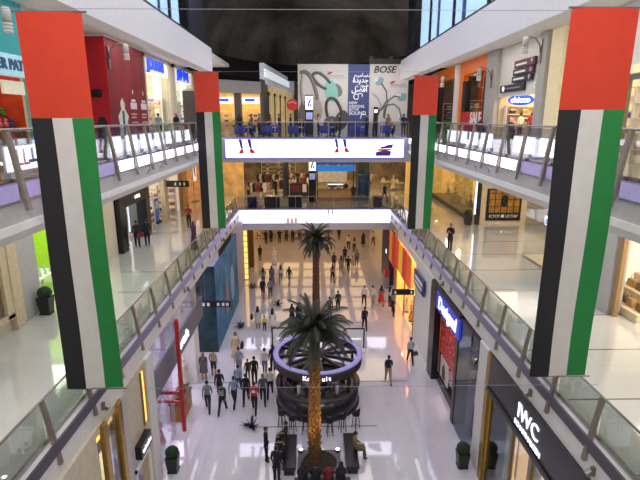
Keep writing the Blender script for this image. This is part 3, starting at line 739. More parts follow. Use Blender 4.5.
for y in (15.6, 16.3, 17.0, 17.6):
    for z, c in ((7.5, '#2e3a63'), (8.5, '#7a4a32'), (9.4, '#3a3a42')):
        if z > 7.6: wobj('glass_shelf', MB().box(-13.2, -12.3, y-.34, y+.34, z-.04, z), GLASSC, t)
        cn = {'#2e3a63': 'navy', '#7a4a32': 'brown', '#3a3a42': 'charcoal'}[c]
        bag(-12.75, y, z+.001, c, '%s handbag on the %s level of the cream framed display window' % (cn, {'navy': 'lowest', 'brown': 'middle', 'charcoal': 'top'}[cn]), '%s handbags in the cream framed window' % cn, PI/2, 1.2)
room('lime_shop', -1, 11.6, 4.5, 19.8, 24.4, L1, 12.05, mat('#a3c83a', .5, emit=.22, emitcol='#a8d030'))
shop_light(-1, 13.6, 22.4, 11.8, 170, '#f6ffe0', 2.5, 3)
t = thing('display_table', 'white display table with small bottles in the lime green shop', 'table', (-12.9, 21.9, L1))
obj('table_top', MB().box(-.5, .5, -1.2, 1.2, .72, .78), WHITE2, t, bevel=.01)
for px in (-.42, .42):
    for py in (-1.1, 1.1): obj('leg', MB().box(px-.04, px+.04, py-.04, py+.04, 0, .72), WHITE2, t)
BOT = MB().lathe([(0, 0), (.06, 0), (.06, .16), (.025, .2), (.025, .26), (0, .26)], 10).mesh('bottle'); BOT.materials.append(mat('#c9ced8', .2))
for k in range(10):
    tag(obj('glass_bottle', BOT, None, None, (-12.65-.4*(k%2), 20.95+.21*k, L1+.78)), 'pale little bottle standing on the white table in the lime shop', 'bottle', 'bottles on the table in the lime shop')
# black portal shop
t = thing('black_portal_front', 'black portal shop front with white emblem and lit figure posters', 'storefront', (-11.6, 31, L1))
wobj('portal_frame', MB().box(-12, -11.3, 28.4, 29.3, L1, 10.4).box(-12, -11.3, 33.0, 33.8, L1, 10.4).box(-12, -11.3, 29.3, 33.0, 9.5, 10.4), BLACK, t, .02)
wtext('l  ▲ ▲', .3, LETW, t, (-11.27, 31.4, 9.9), 'L')
wobj('glass_pane', MB().box(-11.7, -11.68, 29.3, 30.6, L1, 9.5), GLASSC, t)
wobj('light_poster', MB().box(-12.6, -12.5, 30.6, 32.9, 7.2, 9.4), COOLW, t)
for q in range(3): wobj('figure_print', MB().prism([(30.8+.7*q, 7.2), (31.1+.7*q, 7.2), (31.2+.7*q, 8.3), (31.05+.7*q, 8.9), (30.85+.7*q, 9.0), (30.75+.7*q, 8.3)], 'x', -12.49, -12.48), mat('#55555c', .5), t)
wobj('upper_wall', MB().box(-12, -11.5, 28.3, 34, 10.4, 12.05), CREAM, t)
room('black_portal_shop', -1, 12.0, 4.0, 28.4, 34.0, L1, 12.05, mat('#7d7a76', .6))
shop_light(-1, 13.9, 31.4, 11.5, 200, '#ffffff', 2.2, 3)
display_rack('low goods stand just past the black portal with boxes', -11.9, 35.3, L1, PI/2, GOODS2, 3, 1.2, 1.3)
# white open store
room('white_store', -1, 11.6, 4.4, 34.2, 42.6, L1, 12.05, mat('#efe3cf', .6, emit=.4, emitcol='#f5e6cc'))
shop_light(-1, 13.6, 38.2, 11.8, 560, '#ffeeda', 2.5, 7)
for k, (x, y, gs) in enumerate(((-12.8, 36.7, GOODS2), (-12.7, 39.4, GOODS), (-12.6, 42.1, [('coral', '#d66f4e'), ('white', '#e4e0d8'), ('pink', '#d58fa0')]))):
    display_rack(['near', 'middle', 'far'][k]+' shelf facing the camera in the open white store with boxes', x, y, L1, 0, gs, 4, 1.5, 2.3)
t = thing('blue_stand', 'freestanding blue promotional stand in the entrance of the open white store', 'stand', (-12.1, 37.45, L1))
obj('base', MB().box(-.25, .25, -.5, .5, 0, .12), BLACKM, t); obj('panel', MB().box(-.08, .08, -.45, .45, .12, 1.9), mat('#4466a8', .5, emit=.2), t, bevel=.02)
obj('panel_print', MB().box(.08, .085, -.35, .35, 1.1, 1.7), mat('#c9d4ea', .5), t)
t = thing('hanging_sign', 'long black hanging sign with white pictograms before the open white store', 'sign', (-10.6, 38.6, 9.75))
obj('sign_box', MB().box(-.9, .9, -.1, .1, -.25, .25), BLACK, t, bevel=.05)
for q in (-.15, .2, .55): obj('pictogram_print', MB().lathe([(0, 0), (.1, 0)], 10, (q, 0, 0)).box(q-.06, q+.06, -.001, .001, -.12, .12), LETWP, t).location = (0, -.105, 0)
for q in (-.7, .7): obj('hanger', MB().tube((q, 0, .25), (q, 0, 2.3), .012), STEEL, t)
# orange display and splash banner
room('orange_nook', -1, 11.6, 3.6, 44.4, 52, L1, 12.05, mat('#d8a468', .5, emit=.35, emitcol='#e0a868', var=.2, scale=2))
shop_light(-1, 13.0, 47.6, 11.7, 220, '#ffc68a', 2, 4)
t = thing('splash_banner', 'white upright banner with blue splash print above the orange display', 'banner', (-11.4, 47.5, L1))
obj('pole', MB().tube((0, -.5, 0), (0, -.5, 4.0), .03), STEEL, t); obj('foot', MB().box(-.3, .3, -.7, .5, 0, .04), STEEL, t)
obj('cloth', MB().box(-.012, .012, -.5, .9, 2.0, 4.0), mat('#e9eaf4', .6, emit=.5), t)
obj('splash_print', MB().sphere((.014, .2, 3.2), (.004, .35, .5), 12, 8).sphere((.014, .35, 2.6), (.004, .25, .3), 10, 7), mat('#3a4fc8', .5), t)
display_rack('display shelf of the orange nook below the splash banner with boxes', -12.6, 46.2, L1, PI/2, [('orange', '#e58a2a'), ('cream', '#e2d4b4'), ('red', '#b5372f')], 3, 2.2, 1.4)

# ================= first floor, right
walls('wall_right_first', 1, 12.5, .35, [(3, 9, L1, 12.05), (9, 18.2, 11.0, 12.05), (20.2, 24.3, L1, 12.05)], WHITE2)
struct('column_right_5', MB().box(12.3, 12.9, 18.7, 20.2, L1, 12.05), GREYW, bevel=.03)
room('white_shop', 1, 12.5, 4.5, 9, 23.0, L1, 12.05, mat('#f2e8d6', .5, emit=.5, emitcol='#f8ecd4'))
shop_light(1, 14.6, 15, 11.8, 420, '#fff0d8', 2.5, 6)
t = thing('white_shop_front', 'bright white shop front with slim wooden door frame at the picture edge', 'storefront', (12.5, 14, L1))
wobj('wooden_frame', MB().box(12.4, 12.6, 18.4, 18.62, L1, 11.0).box(12.4, 12.6, 9, 18.62, 10.8, 11.0), mat('#a9875c', .5, var=.12, scale=12), t, .02)
wobj('glass_pane', MB().box(12.5, 12.52, 9, 15.5, L1, 10.8), GLASSC, t)
t = thing('goods_plinth', 'stepped cream plinth holding bags in the bright white shop', 'plinth', (13.3, 19.2, L1))
for k, (a, b, h) in enumerate(((-.4, .4, .35), (.4, 1.1, .8), (1.1, 1.8, 1.3))): obj('step', MB().box(a, b, -1.5, 1.2, 0, h), mat('#e6d5b4', .5), t, bevel=.01)
k = 0
for xx, zz in ((13.3, .35), (14.05, .8), (14.75, 1.3)):
    for yy in (18.1, 18.7, 19.3, 19.9):
        c, cn = (('#8a6040', 'brown'), ('#b99766', 'tan'), ('#6d5a48', 'taupe'))[k % 3]; k += 1
        bag(xx, yy, L1+zz+.001, c, '%s handbag on the cream plinth of the bright white shop' % cn, '%s handbags on the cream plinth' % cn, PI/2+random.uniform(-.3, .3), 1.1)
o = bag(14.75, 19.0, L1+1.975, '#3a4e9a', 'blue handbag on a bracket above the plinth of the bright white shop', None, PI/2)
t = thing('shelf_bracket', 'small white bracket carrying the blue handbag in the bright white shop', 'bracket', (14.75, 19.0, L1+1.301))
obj('stem', MB().tube((0, 0, 0), (0, 0, .62), .02), WHITE2, t); obj('plate', MB().box(-.2, .2, -.2, .2, .62, .65), WHITE2, t)
# corner glass shop
t = thing('glass_corner_front', 'frameless glass corner shop front with lit screens behind it', 'storefront', (12.5, 26, L1))
wobj('glass_pane', MB().box(12.5, 12.53, 24.4, 27.6, L1, 10.9), GLASSC, t); wobj('glass_pane', MB().box(12.55, 16.5, 27.58, 27.61, L1, 10.9), GLASSC, t)
wobj('header', MB().box(12.5, 16.95, 24.3, 27.65, 10.9, 12.04), WHITE2, t)
wobj('sill_plinth', MB().box(12.55, 16.5, 24.4, 27.5, L1, L1+.12), mat('#e4d5b8', .5), t)
struct('glass_corner_back_wall', MB().box(17.0, 17.2, 24.4, 27.6, L1, 12.05), mat('#e6dcc8', .5, emit=.2)); struct('glass_corner_side_wall', MB().box(12.9, 17.0, 24.1, 24.25, L1, 12.05), CREAM)
shop_light(1, 14.6, 26, 10.8, 260, '#ffe9c8', 2, 2)
for k, (y, c) in enumerate(((25.4, '#e05a7a'), (26.6, '#86b8ff'))):
    t = thing('hanging_screen', ['pink', 'pale blue'][k]+' lit screen hanging behind the glass corner shop front', 'screen', (13.4, y, L1+2.0))
    obj('bezel', MB().box(-.05, .05, -.42, .42, 0, .62), BLACK, t); obj('display', MB().box(-.06, -.05, -.38, .38, .04, .58), SCREEN, t)
    obj('image_print', MB().box(-.065, -.06, -.2, .3, .1, .4), mat(c, .4, emit=1., emitcol=c, var=0), t); obj('hanger', MB().tube((0, 0, .62), (0, 0, 2.0), .02), STEEL, t)
display_rack('glass corner shop shelf beside the screens with boxes', 14.3, 25.9, L1+.124, -PI/2, GOODS, 4, 1.8, 1.9)
# cream wall with the black window
struct('cream_recess_wall', MB().box(12.6, 22, 36.6, 37.0, L1, 12.05), mat('#e2cfb0', .55))
struct('recess_side_wall', MB().box(20, 20.3, 27.6, 36.6, L1, 12.05), CREAM)
area('walk_light', (15.6, 32, 11.9), 4, 6, 190, '#ffe8c8')
t = thing('black_window', 'black framed show window with gold grid and white lettering on the cream wall', 'window display', (14.8, 36.6, 8.3))
obj('frame', MB().box(-1.35, 1.35, -.08, 0, -1.2, 1.3), BLACK, t, bevel=.02)
obj('glow_panel', MB().box(-1.2, 1.2, -.1, -.08, -.55, 1.2), mat('#7a5420', .5, emit=.5, emitcol='#a06a20', var=.5, scale=3), t)
mb = MB()
for q in range(6): mb.box(-1.2+q*.48-.03, -1.2+q*.48+.03, -.12, -.1, -.55, 1.2)
for z in (-.1, .45, .95): mb.box(-1.2, 1.2, -.12, -.1, z-.025, z+.025)
obj('grid_bars', mb, BLACK, t)
obj('emblem', MB().sphere((0, -.12, .35), (.28, .02, .5), 12, 8), BLACK, t)
text('ICTCP ■ UCTAP', .3, LETWP, t, (0, -.1, -.85), 'C', extrude=.01)
t = thing('light_column', 'slim black totem with blue white glowing edge at the end of the cream wall', 'totem', (12.75, 36.45, L1))
obj('post', MB().box(-.18, .18, -.12, .12, 0, 4.2), BLACK, t); obj('glow_edge', MB().box(-.3, -.18, -.13, -.1, .8, 3.6), mat('#cfe0ff', .4, emit=2.5, emitcol='#c8dcff', var=0), t)
# mannequin window
t = thing('mannequin_window', 'long golden lit mannequin window on a dark plinth receding past the cream wall', 'window display', (12.8, 43, L1))
wobj('plinth', MB().box(12.5, 14.8, 37.3, 50, L1, L1+.42), mat('#3a3036', .4), t)
wobj('backing', MB().box(14.8, 14.9, 37.3, 50, L1, 11.6), mat('#c9a861', .6, emit=.35, emitcol='#d8b060', var=.2, scale=2), t)  # backing glows by itself to imitate window lighting
wobj('glass_pane', MB().box(12.52, 12.54, 37.3, 50, L1+.42, 11.2), GLASSC, t)
wobj('header', MB().box(12.5, 14.9, 37.0, 50.2, 11.2, 12.05), WHITE2, t)
for y in (39, 43, 47): point('shop_light', (13.6, y, 11.0), 260, '#ffd88a')
wobj('glow_end_backing', MB().box(12.6, 14.8, 49.9, 50.0, L1, 11.2), mat('#d8b468', .6, emit=.6, emitcol='#e0b868', var=.2, scale=2), t)  # end panel added, its golden light put in as emission
def mannequin_mesh():
    mb = MB().lathe([(0, 1.2), (.05, 1.22), (.13, 1.3), (.17, 1.25), (.15, 1.0), (.12, .92), (.3, .25), (.32, .22), (0, .22)], 14, sy=.7)
    return mb
MANM = {}
def mannequin(x, y, z, rz, col, label, group=None):
    z += .004
    t = thing('mannequin', label, 'mannequin', (x, y, z), rz, group)
    if col not in MANM:
        MANM[col] = (mannequin_mesh().mesh('dress'), MB().sphere((0, 0, 1.58), (.085, .1, .13), 12, 9).tube((0, 0, 1.28), (0, 0, 1.48), .05).mesh('head'),
                     MB().path([(.17, 0, 1.26), (.24, .02, 1.0), (.22, .1, .78)], [.05, .04, .03]).mesh('arm'), MB().path([(-.17, 0, 1.26), (-.24, .02, 1.0), (-.16, .16, .9)], [.05, .04, .03]).mesh('arm'),
                     MB().tube((0, 0, .03), (0, 0, .3), .025).lathe([(0, 0), (.2, 0), (.2, .03), (0, .03)], 16).mesh('stand'))
        MANM[col][0].materials.append(mat(col, .7)); sk = mat('#e3d8c8', .5)
        for me in MANM[col][1:4]: me.materials.append(sk)
        MANM[col][4].materials.append(STEEL)
    for n, me in zip(('dress', 'head', 'arm', 'arm', 'stand'), MANM[col]): obj(n, me, None, t)
    return t
for k, (y, c, cn) in enumerate(((38.6, '#8b8f98', 'grey'), (40.4, '#3b3b42', 'charcoal'), (42.4, '#c9c3b6', 'ivory'), (44.8, '#7a8a6a', 'olive'), (47.4, '#55506a', 'plum'))):
    mannequin(13.5, y, L1+.42, PI/2, c, 'mannequin in %s clothes standing in the golden first floor window' % cn)

# ================= ground floor, left
GL = 6.4
walls('wall_left_ground', -1, GL, .3, [(3, 12.6, 0, 5.85), (12.6, 14.7, 0, 1.0), (12.6, 14.7, 5.6, 5.85), (14.7, 17, 3.3, 5.85), (14.7, 15.0, 0, 3.3), (16.5, 17, 0, 3.3)], mat('#c9bda6', .5))
struct('column_ground_1', MB().box(-6.8, -6.36, 17.0, 17.75, 0, 5.84), WHITE, bevel=.04)
struct('column_ground_2', MB().box(-6.8, -6.3, 14.35, 14.75, 0, 5.84), GREYW, bevel=.03)
struct('column_ground_3', MB().box(-7.4, -6.6, 25.2, 26.2, 0, 5.84), WHITE2, bevel=.04)
t = thing('gold_framed_window', 'gold framed shop window with a lit poster, low in the picture below the near flag', 'window display', (-GL, 13.6, 0))
wobj('gold_frame', MB().box(-6.45, -6.28, 12.9, 13.2, 0, 5.8), GOLD, t, .03); wobj('gold_frame', MB().box(-6.45, -6.28, 14.05, 14.34, 0, 5.8), GOLD, t, .03)
wobj('backing', MB().box(-8.0, -7.9, 11, 16.4, 0, 5.8), mat('#6d6a70', .5), t)
wobj('light_poster', MB().box(-7.0, -6.95, 14.5, 15.5, 2.7, 3.8), mat('#c8d2ee', .4, emit=.9, emitcol='#c0ccf2'), t)
wobj('figure_print', MB().prism([(14.7, 2.8), (15.1, 2.8), (15.25, 3.2), (15.1, 3.55), (14.95, 3.6), (14.8, 3.3)], 'x', -6.95, -6.94), mat('#3c4c86', .5), t)
wobj('glow_cornice', MB().box(-7.8, -6.5, 12.8, 14.0, 5.3, 5.5), GOLDLIT, t)
wobj('glass_pane', MB().box(-6.4, -6.38, 13.2, 14.05, 0, 5.6), GLASSC, t)
t = thing('wall_sign', 'slanted looking black box sign with white lettering between the lit niches', 'sign', (-6.25, 15.75, 3.05))
obj('sign_box', MB().box(-.15, .1, -.55, .55, -.27, .27), BLACK, t, bevel=.02)
text('calvados', .26, LETW, t, (.115, 0, 0), 'L', extrude=.012)
def niche(label, y0, y1, z0, z1):
    t = thing('lit_niche', label, 'niche', (-GL, (y0+y1)/2, z0))
    w = (y1-y0)/2
    obj('glow_panel', MB().box(.005, .02, -w, w, 0, z1-z0), GOLDLIT, t); mb = MB()
    for a in (-w-.07, w): mb.box(0, .06, a, a+.07, -.05, z1-z0+.05)
    obj('frame', mb, GOLD, t)
niche('tall narrow golden lit slot in the stone wall beside the white column', 16.35, 16.6, 3.5, 5.6)
niche('short golden lit slot at the bottom edge of the picture near the near railing', 11.2, 11.6, 3.2, 4.9)
t = thing('lit_doorway', 'warm lit shop doorway under the black box sign', 'doorway', (-GL, 15.75, 0))
obj('glow_panel', MB().box(-1.2, -1.15, -.75, .75, 0, 3.2), mat('#efe0b8', .5, emit=.7, emitcol='#f2dfae'), t)
obj('door_frame', MB().box(0, .08, -.75, -.65, 0, 2.45).box(0, .08, .65, .75, 0, 2.45).box(0, .08, -.75, .75, 2.35, 2.45), WHITE2, t)
for z in (.5, 1.1, 1.7): obj('glass_shelf', MB().box(-1.1, -.6, -.6, .6, z, z+.04), mat('#a7b08a', .3), t)
# red framed shop
t = thing('red_framed_shop', 'shop with red metal frame and long dark sign band below the left gallery', 'storefront', (-6.3, 21, 0))
RF = mat('#b8282c', .45)
wobj('red_frame', MB().box(-6.32, -6.16, 20.75, 20.93, 0, 5.8), RF, t)
wobj('red_crossbar', MB().box(-7.4, -6.2, 20.78, 20.9, 2.0, 2.14).box(-7.4, -6.2, 20.78, 20.9, 1.55, 1.63), RF, t)
wobj('sign_band', MB().box(-6.62, -6.5, 17.8, 27.2, 3.35, 4.6), mat('#6d6a78', .4), t, .02)
wtext('cortefe', .72, LETW, t, (-6.49, 22.6, 3.95), 'L', extrude=.04)
wobj('glass_pane', MB().box(-6.6, -6.58, 17.8, 20.7, 0, 3.3), GLASSC, t)
wobj('glass_pane', MB().box(-6.6, -6.58, 17.8, 27.2, 4.65, 5.8), GLASSC, t)
room('red_shop', -1, 6.7, 7.5, 17.85, 34.0, 0, 5.85, mat('#cfc3d8', .5, emit=.2))
shop_light(-1, 10, 25, 5.7, 420, '#f2e6ff', 4, 9)
mannequin(-9.1, 31.4, 0, -PI/2, '#9b98a8', 'mannequin in a long grey coat seen through the glass above the dark sign band')
mannequin(-7.0, 19.6, 0, -PI/2, '#b3262c', 'mannequin in a red outfit inside the red framed shop')
mannequin(-7.3, 24.2, 0, -PI/2, '#d8cdbb', 'first mannequin in a cream dress near the brown display counter')
mannequin(-7.25, 25.0, 0, -PI/2, '#d8cdbb', 'second mannequin in a cream dress further behind the brown counter')
t = thing('display_counter', 'brown wooden display counter standing at the entrance of the red framed shop', 'counter', (-6.75, 22.3, 0))
obj('body', MB().box(-.35, .35, -.8, .8, 0, .95), mat('#a8733a', .45, var=.15, scale=10), t, bevel=.02); obj('worktop', MB().box(-.4, .4, -.85, .85, .95, 1.02), mat('#5a3a1e', .4), t, bevel=.01)
for k in range(4): bag(-6.75, 21.75+.37*k, 1.021, '#5a3420', 'dark brown handbag standing on the brown display counter', 'handbags on the brown display counter', PI/2, .75)
t = thing('hanging_sign', 'long black hanging sign with white pictograms before the dark teal hoarding face', 'sign', (-5.9, 27.9, 3.8))
obj('sign_box', MB().box(-.95, .95, -.1, .1, -.2, .2), BLACK, t, bevel=.04)
for q in (-.7, -.4, .2, .5, .75): obj('pictogram_print', MB().box(q-.08, q+.08, -.11, -.1, -.1, .1), LETWP, t)
for q in (-.85, -.6): obj('hanger', MB().tube((q, 0, .2), (q, 0, 1.85), .012), STEEL, t)
# blue hoarding
def sea_mat():
    m = D.materials.new('sea_print'); m.use_nodes = True; nt = m.node_tree; b = nt.nodes['Principled BSDF']
    tc = nt.nodes.new('ShaderNodeTexCoord'); n = nt.nodes.new('ShaderNodeTexNoise'); n.inputs['Scale'].default_value = .9; n.inputs['Detail'].default_value = 6
    r = nt.nodes.new('ShaderNodeValToRGB'); e = r.color_ramp.elements
    e[0].position = .3; e[0].color = lin('#1c4f7c'); e[1].position = .72; e[1].color = lin('#4c93bd')
    nt.links.new(tc.outputs['Object'], n.inputs['Vector']); nt.links.new(n.outputs[0], r.inputs[0]); nt.links.new(r.outputs[0], b.inputs['Base Color'])
    b.inputs['Roughness'].default_value = .6; return m
t = thing('blue_hoarding', 'blue underwater print hoarding with a dark teal end face on the ground floor', 'hoarding', (-6.1, 33, 0))
wobj('side_panel', MB().box(-6.14, -6.08, 29.06, 38.2, 0, 5.82), sea_mat(), t)
wobj('end_panel', MB().box(-7.4, -6.08, 29.0, 29.06, 0, 5.82), mat('#123c46', .5, var=.35, scale=1.3), t)
wobj('swimmer_print', MB().prism([(32.6, 1.2), (33.4, 1.0), (33.6, 2.4), (33.3, 3.3), (33.0, 3.9), (32.7, 3.2), (32.5, 2.2)], 'x', -6.08, -6.07), mat('#a58a80', .6), t)
wobj('splash_print', MB().sphere((-6.075, 35.4, 2.6), (.006, .9, 1.4), 12, 9), mat('#8db9d6', .6), t)
struct('wall_left_far_ground', MB().box(-6.5, -6.2, 38.25, 43.0, 0, 5.84), mat('#b9b2c0', .5))
# glowing column
t = thing('glowing_column', 'square column of golden glowing tiles at the ground floor opening', 'column', (-6.3, 43.9, 0))
obj('core', MB().box(-.38, .38, -.3, .3, 0, 4.9), mat('#a67a3a', .5), t)
mb = MB()
for q in range(9): mb.box(-.34, -.02, -.33, -.3, .08+q*.53, .53+q*.53).box(.02, .34, -.33, -.3, .08+q*.53, .53+q*.53)
obj('glowing_tiles', mb, GOLDLIT, t)

# ================= ground floor, right
GR_ = 7.05
struct('column_ground_4', MB().box(7.02, 7.6, 17.55, 18.5, 0, 5.84), WHITE, bevel=.04)
t = thing('watch_shop_front', 'black watch shop front with white glowing lettering beside the white column', 'storefront', (7, 14, 0))
wobj('fascia', MB().box(7.0, 7.35, 10.0, 17.2, 4.5, 5.84), mat('#2b2a30', .3), t, .02)
wobj('fascia_lip', MB().box(6.93, 7.3, 10.0, 17.2, 4.3, 4.5), BLACK, t, .02)
wobj('end_post', MB().box(7.0, 7.4, 17.2, 17.54, 0, 5.78), GOLD, t, .02)
wtext('IWC', .78, LETW, t, (6.98, 13.7, 5.22), 'R', extrude=.015)
wtext('SCHAFFHAUSEN', .26, LETW, t, (6.98, 13.67, 4.7), 'R', extrude=.012)
for k, (a, b) in enumerate(((10, 11.9), (12.05, 13.4), (13.55, 14.9), (15.05, 17.1))):
    wobj('glass_pane', MB().box(7.15, 7.17, a, b, 0, 4.3), GLASSB if k == 3 else GLASSC, t)
    if k < 3: wobj('mullion', MB().box(7.08, 7.24, b, b+.15, 0, 4.3), STEEL, t)
for y in (12.9, 14.6, 15.7): wobj('glow_pillar', MB().box(7.42, 7.55, y-.35, y+.35, 0, 4.1), mat('#f0c58a', .5, emit=1.1, emitcol='#f2c488'), t)
room('watch_shop', 1, 7.4, 4.0, 9, 17.5, 0, 5.85, mat('#3b3540', .5))
shop_light(1, 9.2, 14, 5.6, 150, '#ffd9a8', 2.5, 5)
# red floral shop
t = thing('floral_shop_front', 'black portal shop with blue sign in white lettering and red floral display', 'storefront', (7, 22.5, 0))
wobj('portal_frame', MB().box(6.92, 7.3, 25.4, 26.5, 0, 5.75).box(6.95, 7.6, 21.1, 21.5, 0, 4.6).box(6.95, 7.6, 21.1, 26.5, 5.6, 5.8), BLACK, t, .02)
wobj('sign_band', MB().box(6.9, 7.1, 20.9, 25.2, 4.6, 5.6), mat('#2b3ca8', .4, emit=.5, emitcol='#2a40c0'), t, .02)
wtext('Desigual', .98, LETW, t, (6.88, 23.0, 5.1), 'R', extrude=.012, bold=.01, shear=.1)
def floral():
    m = D.materials.new('floral_print'); m.use_nodes = True; nt = m.node_tree; b = nt.nodes['Principled BSDF']
    tc = nt.nodes.new('ShaderNodeTexCoord'); n = nt.nodes.new('ShaderNodeTexVoronoi'); n.inputs['Scale'].default_value = 3.2
    r = nt.nodes.new('ShaderNodeValToRGB'); e = r.color_ramp.elements; r.color_ramp.interpolation = 'CONSTANT'
    e[0].position = 0; e[0].color = lin('#e05a30'); e[1].position = .18; e[1].color = lin('#c02a22')
    q = e.new(.38); q.color = lin('#2a1214'); q = e.new(.55); q.color = lin('#a02a28')
    nt.links.new(tc.outputs['Object'], n.inputs['Vector']); nt.links.new(n.outputs['Distance'], r.inputs[0]); nt.links.new(r.outputs[0], b.inputs['Base Color'])
    nt.links.new(r.outputs[0], b.inputs['Emission Color']); b.inputs['Emission Strength'].default_value = .5; return m
wobj('floral_panel', MB().box(7.32, 7.37, 22.0, 25.4, 1.9, 4.6), floral(), t)
wobj('portrait_print', MB().box(7.3, 7.34, 23.4, 24.9, .6, 1.85), mat('#cfc9c0', .5), t)
wobj('portrait_figure_print', MB().prism([(23.9, .7), (24.5, .7), (24.45, 1.3), (24.2, 1.6), (24.0, 1.3)], 'x', 7.28, 7.3), BLACK, t)
wobj('dark_base', MB().box(7.25, 7.6, 21.5, 25.4, 0, .5), BLACK, t)
wobj('glass_pane', MB().box(6.98, 7.0, 18.5, 21.1, 0, 5.75), GLASSB, t)
wobj('screen', MB().box(8.4, 8.45, 19.0, 20.6, 2.7, 3.6), mat('#dcb8e8', .4, emit=1.2, emitcol='#d8b4ec', var=.3), t)
room('floral_shop', 1, 7.6, 4.2, 18.5, 26.4, 0, 5.85, mat('#5a4c58', .5))
shop_light(1, 9.4, 21, 5.6, 240, '#ffd8d8', 2.5, 5)
mannequin(7.7, 20.3, 0, PI/2, '#d9b0a8', 'mannequin in a pale pink dress behind the tall glass next to the white column')
mannequin(7.8, 19.3, 0, PI/2, '#8d8796', 'mannequin in grey behind the tall glass next to the white column')
walls('wall_right_ground', 1, GR_, .3, [(26.5, 31.2, 0, 5.85), (31.2, 38.4, 5.3, 5.85), (3, 10, 0, 5.85)], WHITE2)
t = thing('wall_sign', 'dark blue board sign with white bars on the white ground floor wall', 'sign', (6.95, 29.4, 4.6))
obj('sign_plate', MB().box(-.12, 0, -1.4, 1.4, -.5, .5), mat('#27346e', .4), t, bevel=.02)
obj('wording_print', MB().box(-.13, -.12, -1.1, 1.0, .02, .26).box(-.13, -.12, -1.0, 1.1, -.3, -.12), LETWP, t)
obj('red_mark_print', MB().box(-.131, -.121, .9, 1.2, .3, .42), RF, t)
t = thing('golden_shop_window', 'golden lit shop window with red wall prints beyond the white wall', 'window display', (7, 35, 0))
wobj('backing', MB().box(7.75, 7.85, 31.2, 38.4, 0, 5.3), mat('#edb765', .5, emit=.9, emitcol='#f2b860', var=.2, scale=2), t)  # golden shop light painted in as the backing's own glow
wobj('door_frame', MB().box(7.0, 7.1, 31.2, 31.32, 0, 3.0).box(7.0, 7.1, 34.7, 34.82, 0, 3.0).box(7.0, 7.1, 38.28, 38.4, 0, 3.0), GOLD, t)
wobj('glow_return', MB().box(7.1, 7.75, 38.2, 38.3, 0, 5.3), mat('#edb765', .5, emit=.9, emitcol='#f2b860', var=.2, scale=2), t); wobj('display_step', MB().box(7.1, 7.74, 31.4, 38.1, 0, .06), mat('#f0d8a8', .4, emit=.3), t)  # return panel added to glow like the lit interior
cols = ['#d85a24', '#c62b22', '#e8b52c', '#d8481f', '#b8231f', '#e07a24']
for k in range(6): wobj('colour_panel', MB().box(6.9, 7.0, 32.3+k*1.55, 33.8+k*1.55, 3.0 if k < 4 else 2.6, 5.3), mat(cols[k], .5, emit=.35, emitcol=cols[k]), t)
point('shop_light', (7.35, 33.0, 4.2), 170, '#ffc878'); point('shop_light', (7.35, 36.5, 4.2), 170, '#ffc878')
mannequin(7.42, 32.4, .06, PI/2, '#b5442f', 'mannequin in a rust red dress in the golden lit window')
mannequin(7.42, 33.6, .06, PI/2, '#d29a3c', 'mannequin in an amber dress in the golden lit window')
mannequin(7.42, 35.4, .06, PI/2, '#e8e0d0', 'mannequin in a white dress in the golden lit window')
t = thing('hanging_sign', 'long black hanging sign in front of the golden lit window', 'sign', (6.2, 31.0, 3.35))
obj('sign_box', MB().box(-.75, .75, -.1, .1, -.2, .2), BLACK, t, bevel=.04); obj('pictogram_print', MB().box(-.6, -.48, -.11, -.1, -.1, .1).box(.5, .6, -.11, -.1, -.1, .1), LETWP, t)
for q in (-.6, .6): obj('hanger', MB().tube((q, 0, .2), (q, 0, 2.5 if q > 0 else 2.5), .012), STEEL, t)
t = thing('navy_panel', 'tall navy wall panel with a small lit square by the ground floor opening', 'panel', (7, 43.8, 0))
obj('board', MB().box(-.05, .45, -2.0, 2.3, 0, 4.9), mat('#16224a', .4), t, bevel=.02); obj('lit_square', MB().box(-.07, -.05, -.6, -.2, 2.6, 3.0), LETW, t)
obj('end_face', MB().box(-.05, .45, -2.03, -2.0, 0, 4.9), mat('#1c2c5c', .4), t)
t = thing('red_kiosk', 'small red and grey vending stand against the navy panel', 'stand', (6.7, 41.2, 0))
obj('body', MB().box(-.2, .2, -.35, .35, 0, 1.1), mat('#8a8894', .4), t, bevel=.03); obj('red_head', MB().box(-.22, .22, -.38, .38, 1.1, 1.75), RF, t, bevel=.04); obj('screen', MB().box(-.24, -.22, -.25, .25, 1.2, 1.6), mat('#e8b8b8', .4), t)
# ================= second floor beyond the bridge
t = thing('billboard', 'huge pale billboard with teal headphones, dark headphones, earphones and a navy text panel', 'billboard', (3.94, 47, L2))
def bx(px): return -1.14+(px-298)*.0924
def bz(py): return 19.59-(py-63)*.0876
YB = 46.9
wobj('board', MB().box(bx(298), bx(408), YB+.02, YB+.4, L2, 19.6), mat('#aaa7a6', .6, emit=.08, var=.02), t)
wobj('navy_panel', MB().box(bx(347.5), bx(369), YB, YB+.02, L2, 19.6), mat('#2c3a68', .6, emit=.08), t)
wobj('end_board', MB().box(bx(298)-.05, bx(298), YB+.02, YB+1.4, L2, 19.6), GREYW, t)
def ring(cx, cy, rx, ry, w, a0, a1, rot=0, dep=.015):
    n = 26; vs = []; fs = []
    for i in range(n+1):
        a = math.radians(a0+(a1-a0)*i/n)
        for k in (-.5, .5):
            x = (rx+k*w)*math.cos(a); z = (ry+k*w)*math.sin(a); c, s_ = math.cos(math.radians(rot)), math.sin(math.radians(rot))
            vs.append((bx(cx)+x*c-z*s_, YB-dep, bz(cy)+x*s_+z*c))
    fs = [(2*i, 2*i+2, 2*i+3, 2*i+1) for i in range(n)]
    return MB().add(vs, fs)
def disc(cx, cy, rx, ry, rot=0, dep=.02): return ring(cx, cy, rx*.5, ry*.5, 0, 0, 360) if False else _disc(cx, cy, rx, ry, rot, dep)
